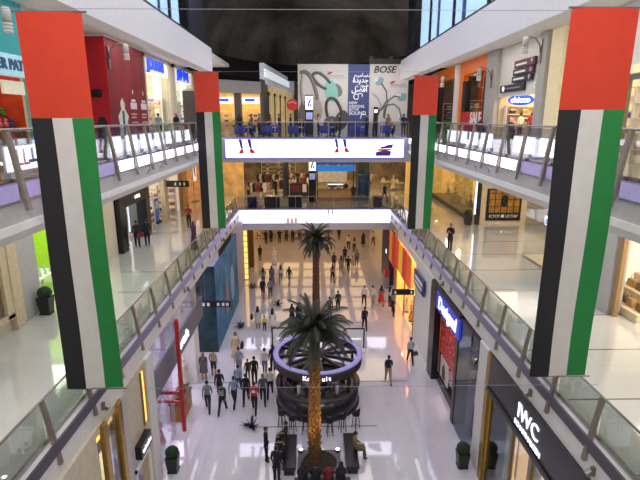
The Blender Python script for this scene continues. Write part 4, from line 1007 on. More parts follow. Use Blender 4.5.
def _disc(cx, cy, rx, ry, rot, dep):
    n = 26; vs = []
    c, s_ = math.cos(math.radians(rot)), math.sin(math.radians(rot))
    for i in range(n):
        a = 2*PI*i/n; x = rx*math.cos(a); z = ry*math.sin(a); vs.append((bx(cx)+x*c-z*s_, YB-dep, bz(cy)+x*s_+z*c))
    return MB().add(vs, [tuple(range(n))])
P = lambda h: mat(h, .6, emit=.06, emitcol=h, var=.03)
def band(pts, r, m, nm='headband_print', dep=.03):
    # smooth the polyline, then sweep a flattened band
    q = pts
    for _ in range(2):
        n_ = [q[0]]
        for u, v in zip(q[:-1], q[1:]): n_ += [(u[0]*.75+v[0]*.25, u[1]*.75+v[1]*.25), (u[0]*.25+v[0]*.75, u[1]*.25+v[1]*.75)]
        q = n_+[q[-1]]
    return wobj(nm, MB().path([(bx(x), YB-dep, bz(y)) for x, y in q], r, 6), m, t)
band([(300, 72), (305, 70), (311, 76), (315, 88), (317, 98)], .17, P('#6e625c'))
band([(302, 74), (300, 88), (303, 104)], .12, P('#8d857c'))
wobj('ear_cup_print', _disc(316, 108, .55, 1.05, 8, .025), P('#8d857c'), t)
wobj('ear_cup_print', _disc(304, 115, .6, 1.35, 0, .022), P('#5c524c'), t)
band([(326, 88), (318, 84), (312, 76), (313, 72), (318, 71), (325, 76), (330, 82)], .13, P('#43504e'))
wobj('ear_cushion_print', _disc(336.5, 89, .45, .62, 30, .02), P('#57625f'), t)
wobj('ear_cup_print', _disc(330.5, 90, .62, .98, 14, .05), P('#6fa096'), t)
band([(327, 116), (325, 104), (328, 97), (334, 97), (339, 104), (342, 114)], .14, P('#3a3a3c'))
wobj('ear_cup_print', _disc(341, 120, .62, .95, -20, .04), P('#3c3a3d'), t)
wobj('ear_cup_print', _disc(331, 124, .75, .75, 20, .036), P('#4a4748'), t)
def cable_print(pts, r, m):
    o = MB().path([(bx(x), YB-.03, bz(y)) for x, y in pts], r, 6); return wobj('cable_print', o, m, t)
DK = P('#4a5058')
cable_print([(381, 82), (386, 90), (387, 99), (383, 106), (376, 113), (374, 122), (373, 134)], .06, DK)
cable_print([(400, 96), (394, 95), (388, 100), (386, 108), (385, 118)], .06, DK)
cable_print([(402, 118), (400, 108), (394, 103), (387, 104), (380, 110), (376, 120), (375, 134)], .055, DK)
cable_print([(372, 92), (377, 96), (381, 104), (377, 112)], .04, P('#77808a'))
for cx, cy, r, q in ((379, 80, .42, 40), (402, 96, .46, 20), (403, 117, .34, 60)):
    wobj('earbud_print', _disc(cx, cy, r, r*.72, q, .04), P('#6d8792'), t); wobj('earbud_tip_print', _disc(cx-3.5, cy-1.5, r*.55, r*.4, q, .045), P('#a9bcc2'), t)
wobj('remote_print', _disc(384.6, 113, .1, .45, 0, .05), DK, t)
TX = P('#1f1f24'); TW = mat('#dfe3ee', .6, emit=.1, var=0)
wtext('BOSE', .82, TX, t, (bx(383.5), YB-.03, bz(68.5)), 'C', extrude=.01, shear=.25, bold=.02, sx=1.05)
for x, y in ((328, 72), (391, 81)):
    wobj('emblem_print', _disc(x+1, y, .26, .1, 20, .03), P('#a52a2a'), t)
    wobj('wording_print', MB().box(bx(x-1), bx(x+15), YB-.02, YB, bz(y+3.2), bz(y+2)).box(bx(x-1), bx(x+17), YB-.02, YB, bz(y+5), bz(y+4.3)), P('#8a8a90'), t)
AR = ['\uFEA9\uFEAA\uFEF3\uFEAA\uFE9F', '\uFEFE\uFEE0\uFECB\uFE83']
def arabic(s): return s
# presentation forms, stored left to right as they appear
wtext('\uFEE2\uFEF4\uFEE3\uFE8E\uFEBC\uFE97', .5, TW, t, (bx(361.5), YB-.03, bz(74)), 'C', extrude=.008)
wtext('\uFE93\uFEAA\uFEF3\uFEAA\uFE9F', .62, TW, t, (bx(360), YB-.03, bz(79)), 'C', extrude=.008, bold=.01)
wtext('\uFE95\uFEEE\uFEBB', .48, TW, t, (bx(362), YB-.03, bz(84)), 'C', extrude=.008)
wtext('\uFEDE\uFEC0\uFED3\uFE83', .62, TW, t, (bx(359), YB-.03, bz(88.5)), 'C', extrude=.008, bold=.01)
wobj('wave_print', ring(356, 95.5, .24, .24, .07, 60, 330), TW, t); wobj('wave_print', ring(360, 94.5, .2, .2, .06, -30, 220), TW, t)
for k, (s_, z, q) in enumerate((('NEW', 102.0, .34), ('DESIGNS.', 105.6, .36), ('BETTER', 108.9, .28), ('SOUND.', 112.6, .46))):
    wtext(s_, q, TW, t, (bx(348.6), YB-.03, bz(z)), 'C', extrude=.008, align='LEFT')
wobj('wave_print', ring(364, 117, .3, .3, .06, 20, 200), TW, t)
# dark lattice structure above the billboard
struct('roof_lattice_beam', MB().box(bx(370), bx(408), 48.2, 48.4, 19.4, 20.2).box(bx(370), bx(374), 48.1, 48.3, 19.4, 20.4).box(bx(390), bx(394), 48.1, 48.3, 19.4, 20.4), mat('#3f3a33', .6))
# curved row of shops facing the camera
cv = MB().prism([(-10.5, 17.1), (-10.5, 18.3), (-4.5, 17.95), (-4.5, 16.95)], 'y', 45.6, 46.6)
struct('curved_cornice', cv, mat('#8d8a8a', .5))
struct('curved_row_back_wall', MB().box(-11.5, -4.5, 50.4, 50.6, L2, 18.2), mat('#d8b06a', .6, emit=.45, emitcol='#e2b86c', var=.2, scale=1.5))  # warm interior light baked in as wall emission
struct('curved_row_ceiling', MB().box(-11.6, -4.5, 46, 50.6, 17.2, 17.4), CREAM)
struct('curved_row_pier_wall', MB().box(-6.95, -6.35, 45.8, 46.6, L2, 17.2).box(-11.6, -9.9, 45.8, 46.6, L2, 17.2).box(-4.6, -4.3, 45.8, 50.6, L2, 18.2), mat('#4a4542', .5))
for k, (x0, x1, cn) in enumerate(((-9.9, -6.95, 'beside the far flag'), (-6.35, -4.6, 'nearest the billboard'))):
    t = thing('glass_storefront', 'warm lit glass shop front with blue name strip across the bridge, '+cn, 'storefront', ((x0+x1)/2, 46, L2))
    wobj('name_strip', MB().box(x0+.1, x1-.1, 45.75, 45.95, 16.1, 16.65), mat('#cfd6ee', .4, emit=1.2, emitcol='#c4ceff'), t)
    wobj('wording_print', MB().box(x0+.4, x1-.5, 45.74, 45.76, 16.28, 16.5), LETB, t)
    wobj('glass_pane', MB().box(x0+.03, (x0+x1)/2-.05, 46.1, 46.12, L2, 16), GLASSC, t); wobj('glass_pane', MB().box((x0+x1)/2+.05, x1-.03, 46.1, 46.12, L2, 16), GLASSC, t)
    area('shop_light', ((x0+x1)/2, 48.2, 17.1), 2, 3, 130, '#ffd596')
display_rack('shelf in the curved row shop by the far flag with boxes', -8.4, 49.8, L2, 0, GOODS, 4, 2.4, 2.0)
display_rack('shelf in the curved row shop by the billboard with boxes', -5.5, 49.8, L2, 0, GOODS2, 4, 1.6, 2.0)
# receding far gallery
def slant(name, pts, z0, z1, m, th=.4, struct_=True):
    (xa, ya), (xb, yb) = pts
    mb = MB().add([(xa, ya, z0), (xb, yb, z0), (xb, yb, z1), (xa, ya, z1), (xa-th, ya+.05, z0), (xb-th, yb, z0), (xb-th, yb, z1), (xa-th, ya+.05, z1)],
                  [(0, 1, 2, 3), (7, 6, 5, 4), (3, 2, 6, 7), (0, 4, 5, 1), (0, 3, 7, 4), (1, 5, 6, 2)])
    return struct(name, mb, m)
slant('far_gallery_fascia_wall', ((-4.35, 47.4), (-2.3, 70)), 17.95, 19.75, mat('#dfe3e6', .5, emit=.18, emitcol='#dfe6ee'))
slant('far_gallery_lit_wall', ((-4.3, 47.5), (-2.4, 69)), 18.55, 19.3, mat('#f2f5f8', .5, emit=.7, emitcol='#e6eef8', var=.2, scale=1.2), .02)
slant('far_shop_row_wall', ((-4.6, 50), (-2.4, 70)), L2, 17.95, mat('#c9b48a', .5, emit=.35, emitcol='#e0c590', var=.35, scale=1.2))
for k, y in enumerate((51.5, 55, 58.5, 62)):
    x = -4.6+2.2*(y-50)/20
    t = thing('glass_storefront', '%s lit shop front in the receding row beside the billboard' % ORD[k], 'storefront', (x+.05, y, L2))
    obj('door_frame', MB().box(0, .12, -.2, .1, 0, 3.9).box(0, .12, 2.2, 2.5, 0, 3.9).box(0, .12, -.2, 2.5, 3.7, 4.0), mat('#4a4542', .5), t)
    obj('lit_pane', MB().box(.03, .05, .1, 2.2, 0, 3.7), mat('#f0dcb0', .4, emit=.9, emitcol='#f0d8a4', var=.3, scale=3), t)
struct('far_street_back_wall', MB().box(-6, 20, 72, 72.4, L2, 22), mat('#6b6258', .6, emit=.1, var=.3, scale=.6))
t = thing('round_red_sign', 'round red shop sign glowing at the end of the receding shop row', 'sign', (-2.3, 62, 16.4))
obj('sign_disc', MB().tube((0, 0, 0), (0, .15, 0), .7, n=28), mat('#b8323c', .5, emit=.4, emitcol='#c0343e', var=0), t)
obj('wave_print', MB().prism([(-.5, .25), (0, .42), (.5, .2), (.45, .1), (0, .28), (-.5, .12)], 'y', -.02, 0), WP, t); obj('hanger', MB().tube((0, .07, .7), (0, .07, 1.6), .03), STEEL, t)
area('shop_light', (1, 58, 18.5), 6, 12, 260, '#ffe8c8', (0, 0, 0))
# totems
def totem(label, x, y, z, h):
    t = thing('info_totem', label, 'totem', (x, y, z))
    obj('post', MB().box(-.36, .36, -.12, .12, 0, h), BLACK, t, bevel=.02)
    obj('lit_panel', MB().box(-.32, .32, -.14, -.12, h-1.25, h-.12), LETW, t)
    mb = MB().lathe([(.12, 0), (.18, 0)], 14).box(0, 0, 0, 0, 0, 0)
    o = obj('emblem_print', MB().prism([(-.2, h-1.0), (-.05, h-1.05), (.05, h-.7), (.2, h-.35), (.1, h-.3), (-.08, h-.6)], 'y', -.15, -.14).prism([(.02, h-1.0), (.2, h-1.0), (.2, h-.8), (.1, h-.75)], 'y', -.15, -.14).prism([(-.2, h-.5), (-.08, h-.45), (-.08, h-.28), (-.2, h-.28)], 'y', -.15, -.14), NAVY, t)
    obj('lower_panel', MB().box(-.28, .28, -.14, -.12, h-2.1, h-1.5), mat('#8f98c8', .4, emit=.6, var=.3), t)
totem('black information totem with white lit emblem on the cafe bridge before the billboard', -.15, 44.6, L2, 3.4)
totem('black information totem with white lit emblem next to the coffee counter', .1, 47.0, L1, 4.3)
t = thing('pillar_speaker', 'slim black stand with a white square sign in front of the navy billboard panel', 'stand', (5.9, 45.6, L2))
obj('post', MB().box(-.2, .2, -.1, .1, 0, 2.4), BLACK, t); obj('square_sign', MB().box(-.13, .13, -.11, -.1, 1.9, 2.15), LETW, t)

# cafe furniture on the bridge
CH = thing('cafe_chair', 'x', 'chair', group='tub chairs on the cafe bridge')
BLU = mat('#4a4f9c', .7, var=.08)
obj('seat', MB().box(-.3, .3, -.28, .28, .28, .46), BLU, CH, bevel=.04)
mb = MB(); n = 12; vs = []
for zz in (.3, .86):
    for i in range(n+1):
        a = PI*(-.05+1.1*i/n); vs.append((.34*math.cos(a), -.3*math.sin(a)+.02, zz))
for zz in (.3, .86):
    for i in range(n+1):
        a = PI*(-.05+1.1*i/n); vs.append((.41*math.cos(a), -.37*math.sin(a)+.02, zz))
m_ = n+1
fs = [(i, i+1, m_+i+1, m_+i) for i in range(n)]+[(2*m_+i, 3*m_+i, 3*m_+i+1, 2*m_+i+1) for i in range(n)]+[(m_+i, m_+i+1, 3*m_+i+1, 3*m_+i) for i in range(n)]
mb.add(vs, fs, 0, True); obj('backrest', mb, BLU, CH)
for a in (-1, 1):
    for b in (-1, 1): obj('leg', MB().tube((.24*a, .22*b, .28), (.28*a, .26*b, 0), .02, n=6), BLACK, CH)
TB = thing('cafe_table', 'x', 'table', group='white cafe tables on the bridge')
obj('table_top', MB().lathe([(0, .72), (.5, .72), (.5, .75), (0, .75)], 24), mat('#f0f0f4', .4), TB)
obj('leg', MB().tube((0, 0, .03), (0, 0, .72), .035), STEEL, TB); obj('base', MB().lathe([(0, 0), (.28, 0), (.28, .03), (0, .03)], 18), STEEL, TB)
tabs = [(-5.1, 38.2), (-3.1, 38.4), (-1.1, 38.3), (1.3, 38.5), (3.6, 38.3), (5.9, 38.4)]
i = 0
TN = ['nearest the far flag', 'second from the lit shops', 'before the black totem', '', 'before the navy billboard panel', 'at the earphone end']
TN[3] = 'between totem and navy panel'
for k, (x, y) in enumerate(tabs):
    lb = 'round white cafe table '+TN[k]
    if k == 0: TB.location = (x, y, L2); TB['label'] = lb
    else: dup(TB, (x, y, L2), 0, lb)
    for q, (dx, dy, rz, w) in enumerate(((-.25, -.85, 0, 'camera side'), (.35, .9, PI, 'billboard side'))):
        lb2 = 'blue tub chair on the %s of the cafe table %s' % (w, TN[k].split(' of the')[0])
        if i == 0: CH.location = (x+dx, y+dy, L2); CH.rotation_euler[2] = rz; CH['label'] = lb2
        else: dup(CH, (x+dx, y+dy, L2), rz, lb2)
        i += 1
    if k != 2:
        t = thing('napkin_holder', 'small napkin holder standing on the cafe table '+TN[k], 'holder', (x, y, L2+.75))
        obj('box', MB().box(-.08, .08, -.05, .05, 0, .12), BLACK, t); obj('napkin', MB().box(-.06, .06, -.03, .03, .12, .16), WHITE2, t)

# ================= first floor beyond the bridge
struct('first_floor_gold_wall', MB().box(-11.6, -7.1, 51, 51.3, L1, 11.65), mat('#c59a55', .5, emit=.3, emitcol='#d0ac74', var=.25, scale=1.2))  # golden shop lighting put into the wall colour as glow
point('shop_light', (-8.5, 48.5, 10.8), 120, '#ffcb80')
struct('first_floor_back_wall', MB().box(-18, 24, 66, 66.3, L1, 11.65), mat('#8a7458', .6, emit=.08, var=.4, scale=.8))
struct('first_floor_dark_bulkhead_beam', MB().box(2.2, 12.5, 53, 53.4, 10.5, 11.65).box(-7.0, 2.2, 56, 56.4, 10.7, 11.65), mat('#3c2440', .5))
for x, y, p in ((-5, 60, 260), (0, 60, 260), (6, 60, 260), (10, 57, 240), (-4, 48, 110), (0, 52, 150), (5, 52, 130), (9, 48, 110)): point('shop_light', (x, y, 10.9), p, '#ffd7a0')
GAR = MB().prism([(-.22, 0), (.22, 0), (.18, .75), (.32, .45), (.36, .5), (.2, .92), (-.2, .92), (-.36, .5), (-.32, .45), (-.18, .75)], 'y', -.05, .05).mesh('garment')
def garment_rack(label, x, y, z, cols, n, w):
    t = thing('garment_rack', label, 'rack', (x, y, z))
    for s_ in (-1, 1): obj('leg', MB().tube((s_*w/2, 0, 0), (s_*w/2, 0, 1.5), .025, n=6), STEEL, t); obj('foot', MB().box(s_*w/2-.03, s_*w/2+.03, -.25, .25, 0, .03), STEEL, t)
    obj('rail', MB().tube((-w/2, 0, 1.5), (w/2, 0, 1.5), .022, n=6), STEEL, t)
    for k in range(n):
        hx, cn = cols[k % len(cols)]
        me = D.meshes.get('garment_'+hx)
        if not me: me = GAR.copy(); me.name = 'garment_'+hx; me.materials.append(mat(hx, .8))
        o = obj('garment', me, None, None, (x-w/2+.2+(w-.4)*k/(n-1), y, z+.55), .9)
        tag(o, '%s garment hanging on the %s' % (cn, label.split(' with ')[0]), 'clothing', '%s garments on the %s' % (cn, label.split(' with ')[0]))
GC = [('#5b2b34', 'wine'), ('#d8d2c8', 'ivory'), ('#2b2a33', 'black'), ('#7a5a44', 'brown'), ('#8a3a5a', 'berry')]
GC2 = [('#35496e', 'denim'), ('#d8d2c8', 'ivory'), ('#b98d4a', 'mustard'), ('#2b2a33', 'black')]
garment_rack('clothes rack near the first floor gold wall with garments', -5.6, 50.0, L1, GC, 7, 2.0)
garment_rack('second clothes rack deeper behind the first floor bridge with garments', -3.2, 52.5, L1, GC2, 7, 2.2)
garment_rack('third clothes rack far back below the dark bulkhead with garments', -5.2, 58, L1, GC, 8, 2.6)
garment_rack('fourth clothes rack far back near the dark post with garments', -1.6, 59, L1, GC2, 8, 2.6)
garment_rack('fifth clothes rack beyond the glass lift shaft with garments', 6.6, 57.6, L1, GC2, 7, 2.2)
display_rack('white shelving lit at the back of the first floor with boxes', -4.4, 65.6, L1, 0, GOODS, 6, 4.5, 3.2)
display_rack('white shelving at the back behind the coffee counter with boxes', 2.2, 65.6, L1, 0, GOODS2, 6, 4.5, 3.2)
struct('column_first_floor', MB().lathe([(.32, L1), (.32, 11.65)], 16, (-2.6, 49.6, 0)), mat('#2a2c3c', .4))
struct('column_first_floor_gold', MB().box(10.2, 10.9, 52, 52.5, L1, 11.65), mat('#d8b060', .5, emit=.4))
t = thing('coffee_counter', 'light wooden coffee counter with glass cake case on the first floor', 'counter', (2.5, 48, L1))
obj('front_panel', MB().box(-1.85, 1.85, -.35, -.3, 0, 1.05), mat('#b08a5c', .45, var=.12, scale=12, emit=.1), t); obj('body', MB().box(-1.85, 1.85, -.3, .35, 0, 1.05), mat('#5a4632', .5), t); obj('worktop', MB().box(-1.9, 1.9, -.42, .4, 1.05, 1.12), mat('#6b4a30', .35), t, bevel=.01)
obj('cake_case', MB().box(-.9, .7, -.3, .3, 1.12, 1.62), GLASSC, t); obj('case_light', MB().box(-.85, .65, -.2, .2, 1.56, 1.6), LETW, t)
for k in range(5):
    c, cn = (('#e6d7b8', 'cream'), ('#6b3a22', 'chocolate'))[k % 2]
    tag(obj('cake', MB().lathe([(0, 0), (.12, 0), (.12, .1), (.1, .12), (0, .12)], 14), mat(c, .6), None, (1.75+.32*k, 48, L1+1.13)), '%s cake standing in the glass case of the coffee counter' % cn, 'cake', '%s cakes in the coffee counter case' % cn)
t = thing('coffee_bar_canopy', 'bright blue canopy board over the coffee counter', 'canopy', (2.4, 49.4, L1))
obj('upper_board', MB().box(-1.9, 2.0, -.15, .15, 2.75, 3.3), mat('#1f6fb8', .4, emit=.6, emitcol='#1f78d0', var=.03), t); obj('edge_board', MB().box(-1.9, 2.0, -.2, .2, 3.42, 3.7), mat('#1c4f9a', .4, emit=.35), t)
for q in (-1.8, 1.9): obj('post', MB().box(q-.06, q+.06, -.06, .06, 0, 3.7), BLACK, t)
t = thing('back_counter', 'back counter with dark machine and white cup stack behind the coffee counter', 'counter', (2.2, 50.2, L1))
obj('body', MB().box(-1.6, 1.6, -.3, .3, 0, .95), mat('#8a7458', .5), t); obj('machine', MB().box(-.5, .4, -.25, .25, .95, 1.45), STEEL, t, bevel=.03); obj('menu_board', MB().box(-1.5, 1.5, .3, .34, 1.5, 2.6), mat('#c8b48c', .5, emit=.4, var=.2), t)
t = thing('dark_screen_wall', 'dark low screen wall with red framed boards left of the information totem on the first floor', 'partition', (-1.0, 49.5, L1))
t['label'] = 'dark low screen wall with red framed boards between the dark post and the black totem'
obj('panel', MB().box(-1.2, .7, -.06, .06, 0, 1.5), mat('#2f2a34', .5), t); obj('board_frame', MB().box(-1.0, -.1, -.09, -.06, .6, 1.3), mat('#6b2a34', .5), t); obj('white_board', MB().box(.1, .5, -.09, -.06, .6, 1.4), WHITE2, t)
t = thing('glass_lift', 'glass lift shaft with steel corner posts beside the coffee counter', 'lift', (5.15, 48.4, L1))
for a in (-.6, .6):
    for b in (-.5, .5): obj('corner_post', MB().box(a-.05, a+.05, b-.05, b+.05, 0, 4.7), STEEL, t)
obj('roof_plate', MB().box(-.7, .7, -.6, .6, 4.5, 4.75), mat('#b7b2aa', .4), t)
for a in (-.6, .6): obj('glass_pane', MB().box(a-.01, a+.01, -.45, .45, 0, 4.5), GLASSB, t)
obj('glass_pane', MB().box(-.55, .55, -.51, -.49, 0, 4.5), GLASSB, t); obj('lift_car', MB().box(-.5, .5, -.4, .4, .3, 2.5), mat('#9aa4b0', .3, emit=.15), t)
for k, (x, y) in enumerate(((8.6, 56.5), (10.0, 55.6))):
    t = thing('display_table', ['pale wooden display table far back on the first floor by the gold post', 'second pale display table in front of the gold post'][k], 'table', (x, y, L1))
    obj('table_top', MB().box(-.6, .6, -.4, .4, .7, .76), mat('#d8c090', .5), t)
    for a in (-.5, .5):
        for b in (-.32, .32): obj('leg', MB().box(a-.035, a+.035, b-.035, b+.035, 0, .7), WOOD, t)
    bag(x-.2, y, L1+.761, '#e8d8b0', 'cream bag on the '+t['label'].split(' far')[0].split(' in front')[0], None, 0, 1.1)
mannequin(9.3, 54.8, L1, PI, '#d8cba8', 'mannequin in pale clothes beside the display tables by the gold post')
mannequin(6.9, 58.5, L1, PI, '#22222a', 'mannequin in black clothes beyond the glass lift')

# ================= ground floor beyond the bridge
struct('wall_back_ground', MB().box(-16, 16, 68, 68.3, 0, 4.95), mat('#7c5f40', .5, var=.25, scale=.8))
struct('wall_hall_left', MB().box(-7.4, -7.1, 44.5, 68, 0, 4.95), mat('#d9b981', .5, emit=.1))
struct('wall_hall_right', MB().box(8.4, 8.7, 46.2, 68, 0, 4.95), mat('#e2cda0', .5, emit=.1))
struct('brown_column', MB().box(-6.6, -5.9, 47.5, 48.1, 0, 4.95), mat('#6b4a33', .5))
for x in (-5.6, -2.8, 0, 2.8, 5.6):
    for y in (46.5, 50, 53.5, 57, 60.5, 64): area('hall_light', (x, y, 4.9), 2.2, 2.8, 21, '#ffd29a')
DC = thing('wooden_chair', 'x', 'chair', group='dark chairs in the far ground floor seating area')
obj('seat', MB().box(-.2, .2, -.2, .2, .42, .47), mat('#2e2620', .5), DC); obj('backrest', MB().box(-.2, .2, -.22, -.18, .55, .9), mat('#2e2620', .5), DC)
for a in (-.17, .17):
    for b in (-.18, .18): obj('leg', MB().box(a-.02, a+.02, b-.02, b+.02, 0, .42 if b > 0 else .9), mat('#2e2620', .5), DC)
DT = thing('dining_table', 'x', 'table', group='dark tables in the far ground floor seating area')
obj('table_top', MB().box(-.4, .4, -.4, .4, .72, .76), mat('#4a382a', .4), DT); obj('leg', MB().tube((0, 0, 0), (0, 0, .72), .04), BLACK, DT); obj('base', MB().lathe([(0, 0), (.25, 0), (.25, .03), (0, .03)], 14), BLACK, DT)
dl = 'dark dining table in the seating area at the far end of the ground floor'; cl = 'dark wooden chair in the seating area at the far end of the ground floor'
i = 0
for x, y in ((-5.9, 59.6), (-4.0, 60.0), (-2.2, 59.6), (-.4, 60.4), (1.2, 59.7)):
    if i == 0: DT.location = (x, y, 0); DT['label'] = dl; DC.location = (x-.75, y, 0); DC.rotation_euler[2] = -PI/2; DC['label'] = cl
    else: dup(DT, (x, y, 0), 0, dl); dup(DC, (x-.75, y, 0), -PI/2, cl)
    dup(DC, (x+.75, y, 0), PI/2, cl); i += 1

# ================= palms
def palm(label, x, y, h, spread, n, seed, lit, base_z=0.):
    rnd = random.Random(seed)
    t = thing('date_palm', label, 'palm', (x, y, base_z))
    # trunk with spiralling leaf-base scales
    mb = MB(); r0, r1 = .23, .15
    mb.tube((0, 0, 0), (0, 0, h), r0, r1, 14)
    k = 0; z = .12
    while z < h-.05:
        r = r0+(r1-r0)*z/h
        for q in range(8):
            a = 2*PI*(q+.5*(k % 2))/8; c, s_ = math.cos(a), math.sin(a)
            w = .085; d = .11
            b = Vector((c*r, s_*r, z)); tn = Vector((-s_, c, 0)); o = Vector((c, s_, 0))
            mb.add([b-tn*w-o*.02, b+tn*w-o*.02, b+Vector((0, 0, .2))+o*d, b+Vector((0, 0, .12))-tn*w*.6+o*.01, b+Vector((0, 0, .12))+tn*w*.6+o*.01, b-Vector((0, 0, .05))+o*.03], [(0, 5, 2, 3), (5, 1, 4, 2), (3, 2, 4)])
        z += .15; k += 1
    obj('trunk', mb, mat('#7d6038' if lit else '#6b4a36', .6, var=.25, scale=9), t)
    obj('crown_heart', MB().sphere((0, 0, h), (.26, .26, .34), 12, 8), mat('#4d4a2a', .8, var=.2), t)
    def frond(L, e0, bend):
        mb = MB(); n_ = 18; pts = [Vector((0, 0, 0))]; ang = math.radians(e0)
        for i in range(n_):
            u = (i+.5)/n_; e = ang-math.radians(bend)*u**1.25
            pts.append(pts[-1]+Vector((math.cos(e), 0, math.sin(e)))*(L/n_))
        mb.path(pts, [.028*(1-.85*i/n_) for i in range(n_+1)], 5)
        m_ = n_*4
        for i in range(4, m_):
            u = i/m_; j = min(int(u*n_), n_-1); f = u*n_-j; p = pts[j].lerp(pts[j+1], f)
            d = (pts[j+1]-pts[j]).normalized(); ln = (.50*math.sin(PI*min(1, .18+u*.80))**.7)*L/2.0
            for s_ in (-1, 1):
                k = rnd.uniform(.85, 1.1); tip = p+d*ln*.75*k+Vector((0, s_*ln*.55*k, -ln*.42*k)); w = d*.014
                mb.add([p-w, p+w, tip], [(0, 1, 2)], 0)
        return mb
    mf = [mat(c, .55, var=.25) for c in ('#262c22', '#333a2c', '#1d231b', '#3c4234')]
    E = [(82, 75), (68, 95), (52, 105), (36, 105), (20, 95), (4, 85), (-14, 65)]
    ms = []
    for i, (e0, bd) in enumerate(E):
        for v in range(2):
            me = frond(spread*rnd.uniform(.92, 1.08), e0, bd).mesh('frond'); me.materials.append(mf[(i+v) % 4]); ms.append(me)
    for i in range(n):
        a = i*2.39996+rnd.uniform(-.2, .2); lvl = i/n; q = min(6, int(lvl*7))
        o = D.objects.new('frond', ms[2*q+i % 2]); COL.objects.link(o); o.parent = t
        o.location = (.08*math.cos(a), .08*math.sin(a), h+.2-.25*lvl); o.rotation_euler = Euler((rnd.uniform(-.2, .2), math.radians(rnd.uniform(-7, 7)), a), 'XYZ')
        o.scale = (rnd.uniform(.9, 1.08),)*3
    return t
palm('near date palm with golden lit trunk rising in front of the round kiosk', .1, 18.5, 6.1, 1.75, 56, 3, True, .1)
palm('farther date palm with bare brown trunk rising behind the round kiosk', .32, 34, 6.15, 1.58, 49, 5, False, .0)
t = thing('tree_bed', 'square grey planter platform with an oval dark soil bed around the near palm', 'planter', (.3, 18.35, 0))
obj('platform', MB().box(-.95, .95, -.95, .85, 0, .07), mat('#6d6a72', .5), t, bevel=.01)
obj('soil_rim', MB().lathe([(.72, .07), (.76, .12), (.66, .12), (.66, .07)], 28), mat('#2c2a28', .5), t)
obj('soil', MB().lathe([(0, .1), (.67, .085)], 28), mat('#3a3028', .9, var=.3, scale=16), t)
for k, (a, b) in enumerate(((-.82, .72), (.85, .72), (-.82, -.8), (.85, -.8))):
    u = thing('floor_spotlight', '%s round white uplight on the grey palm platform' % ['back kiosk-side', 'second back', 'front bench-side', 'second front'][k], 'spotlight', (.3+a, 18.35+b, .07))
    u['label'] = ['round white uplight at the back corner of the palm platform towards the crowd', 'round white uplight at the back corner of the palm platform towards the single sitter', 'round white uplight at the front corner of the palm platform towards the crowd', 'round white uplight at the front corner of the palm platform towards the single sitter'][k]
    obj('housing', MB().lathe([(0, 0), (.1, 0), (.11, .12), (.085, .13)], 16), BLACK, u); obj('lens', MB().lathe([(0, .125), (.09, .125)], 16), mat('#ffffff', .3, emit=14, emitcol='#f0ecff', var=0), u)
    spot('uplight', (.3+a, 18.35+b, .24), (.1, 18.5, 3.4), 260, '#ffb04a', 34)
for zz in (1.2, 2.4, 3.6): spot('trunk_light', (.1+.9, 17.6, zz-.9), (.1, 18.5, zz+.5), 60, '#ffb04a', 40)
t = thing('tree_grate', 'round dark grate at the foot of the farther palm', 'grate', (.32, 34, 0))
obj('ring', MB().lathe([(.26, 0), (.7, 0), (.7, .03), (.26, .03)], 26), BLACKM, t)

# ================= kiosk
KX, KY = .3, 23.5
t = thing('round_kiosk', 'round dark kiosk with open lilac ring roof, spokes and counter behind the near palm', 'kiosk', (KX, KY, 0))
DKM = mat('#201c1f', .3, coat=.5); DKB = mat('#2b2426', .4)
obj('plinth', MB().lathe([(0, .0), (2.25, 0), (2.25, .1), (0, .1)], 48), BLACK, t)
obj('counter_wall', MB().lathe([(2.18, .1), (2.2, 1.1), (1.95, 1.1), (1.95, .1)], 48), DKM, t)
obj('counter_top', MB().lathe([(2.26, 1.1), (2.26, 1.16), (1.75, 1.16), (1.75, 1.1), (2.26, 1.1)], 48), mat('#3a3234', .25), t)
obj('kiosk_floor', MB().lathe([(0, .12), (1.95, .12)], 48), mat('#6b6670', .4), t)
RIN = mat('#9a95cc', .4, emit=.22, emitcol='#8a86d8', var=.02)
obj('ring_top', MB().lathe([(2.36, 2.75), (2.36, 2.8), (2.08, 2.8), (2.08, 2.75), (2.36, 2.75)], 56), RIN, t)
obj('ring_fascia', MB().lathe([(2.34, 2.3), (2.36, 2.75), (2.12, 2.75), (2.14, 2.3), (2.34, 2.3)], 56), mat('#35282a', .4), t)
obj('hub', MB().lathe([(0, 2.55), (.3, 2.55), (.32, 2.75), (0, 2.78)], 24), DKB, t)
for k in range(12):
    a = 2*PI*k/12+.12; c, s_ = math.cos(a), math.sin(a); tn = Vector((-s_, c, 0))*.055
    p0, p1 = Vector((c*.28, s_*.28, 0)), Vector((c*2.14, s_*2.14, 0)); vs = [p+q+Vector((0, 0, z)) for z in (2.58, 2.74) for p in (p0, p1) for q in (tn, -tn)]
    obj('spoke', MB().add(vs, [(0, 1, 3, 2), (4, 6, 7, 5), (0, 4, 5, 1), (2, 3, 7, 6), (0, 2, 6, 4), (1, 5, 7, 3)]), DKB, t)
for k in range(6):
    a = 2*PI*k/6+.35; obj('column', MB().box(2.02*math.cos(a)-.07, 2.02*math.cos(a)+.07, 2.02*math.sin(a)-.07, 2.02*math.sin(a)+.07, 1.16, 2.32), BLACK, t)
def cyl_text(body, size, r, z, a_c, step, m, par):
    for i, ch in enumerate(body):
        if ch == ' ': continue
        a = a_c+(i-(len(body)-1)/2)*step
        o = text(ch, size, m, par, (r*math.sin(a), -r*math.cos(a), z), 'C', extrude=.02, bold=.008); o.rotation_euler = (PI/2, 0, a)
cyl_text('Koo', .3, 2.38, 2.52, -.2, .085, LETW, t); cyl_text('ult', .3, 2.38, 2.52, .17, .065, LETW, t)
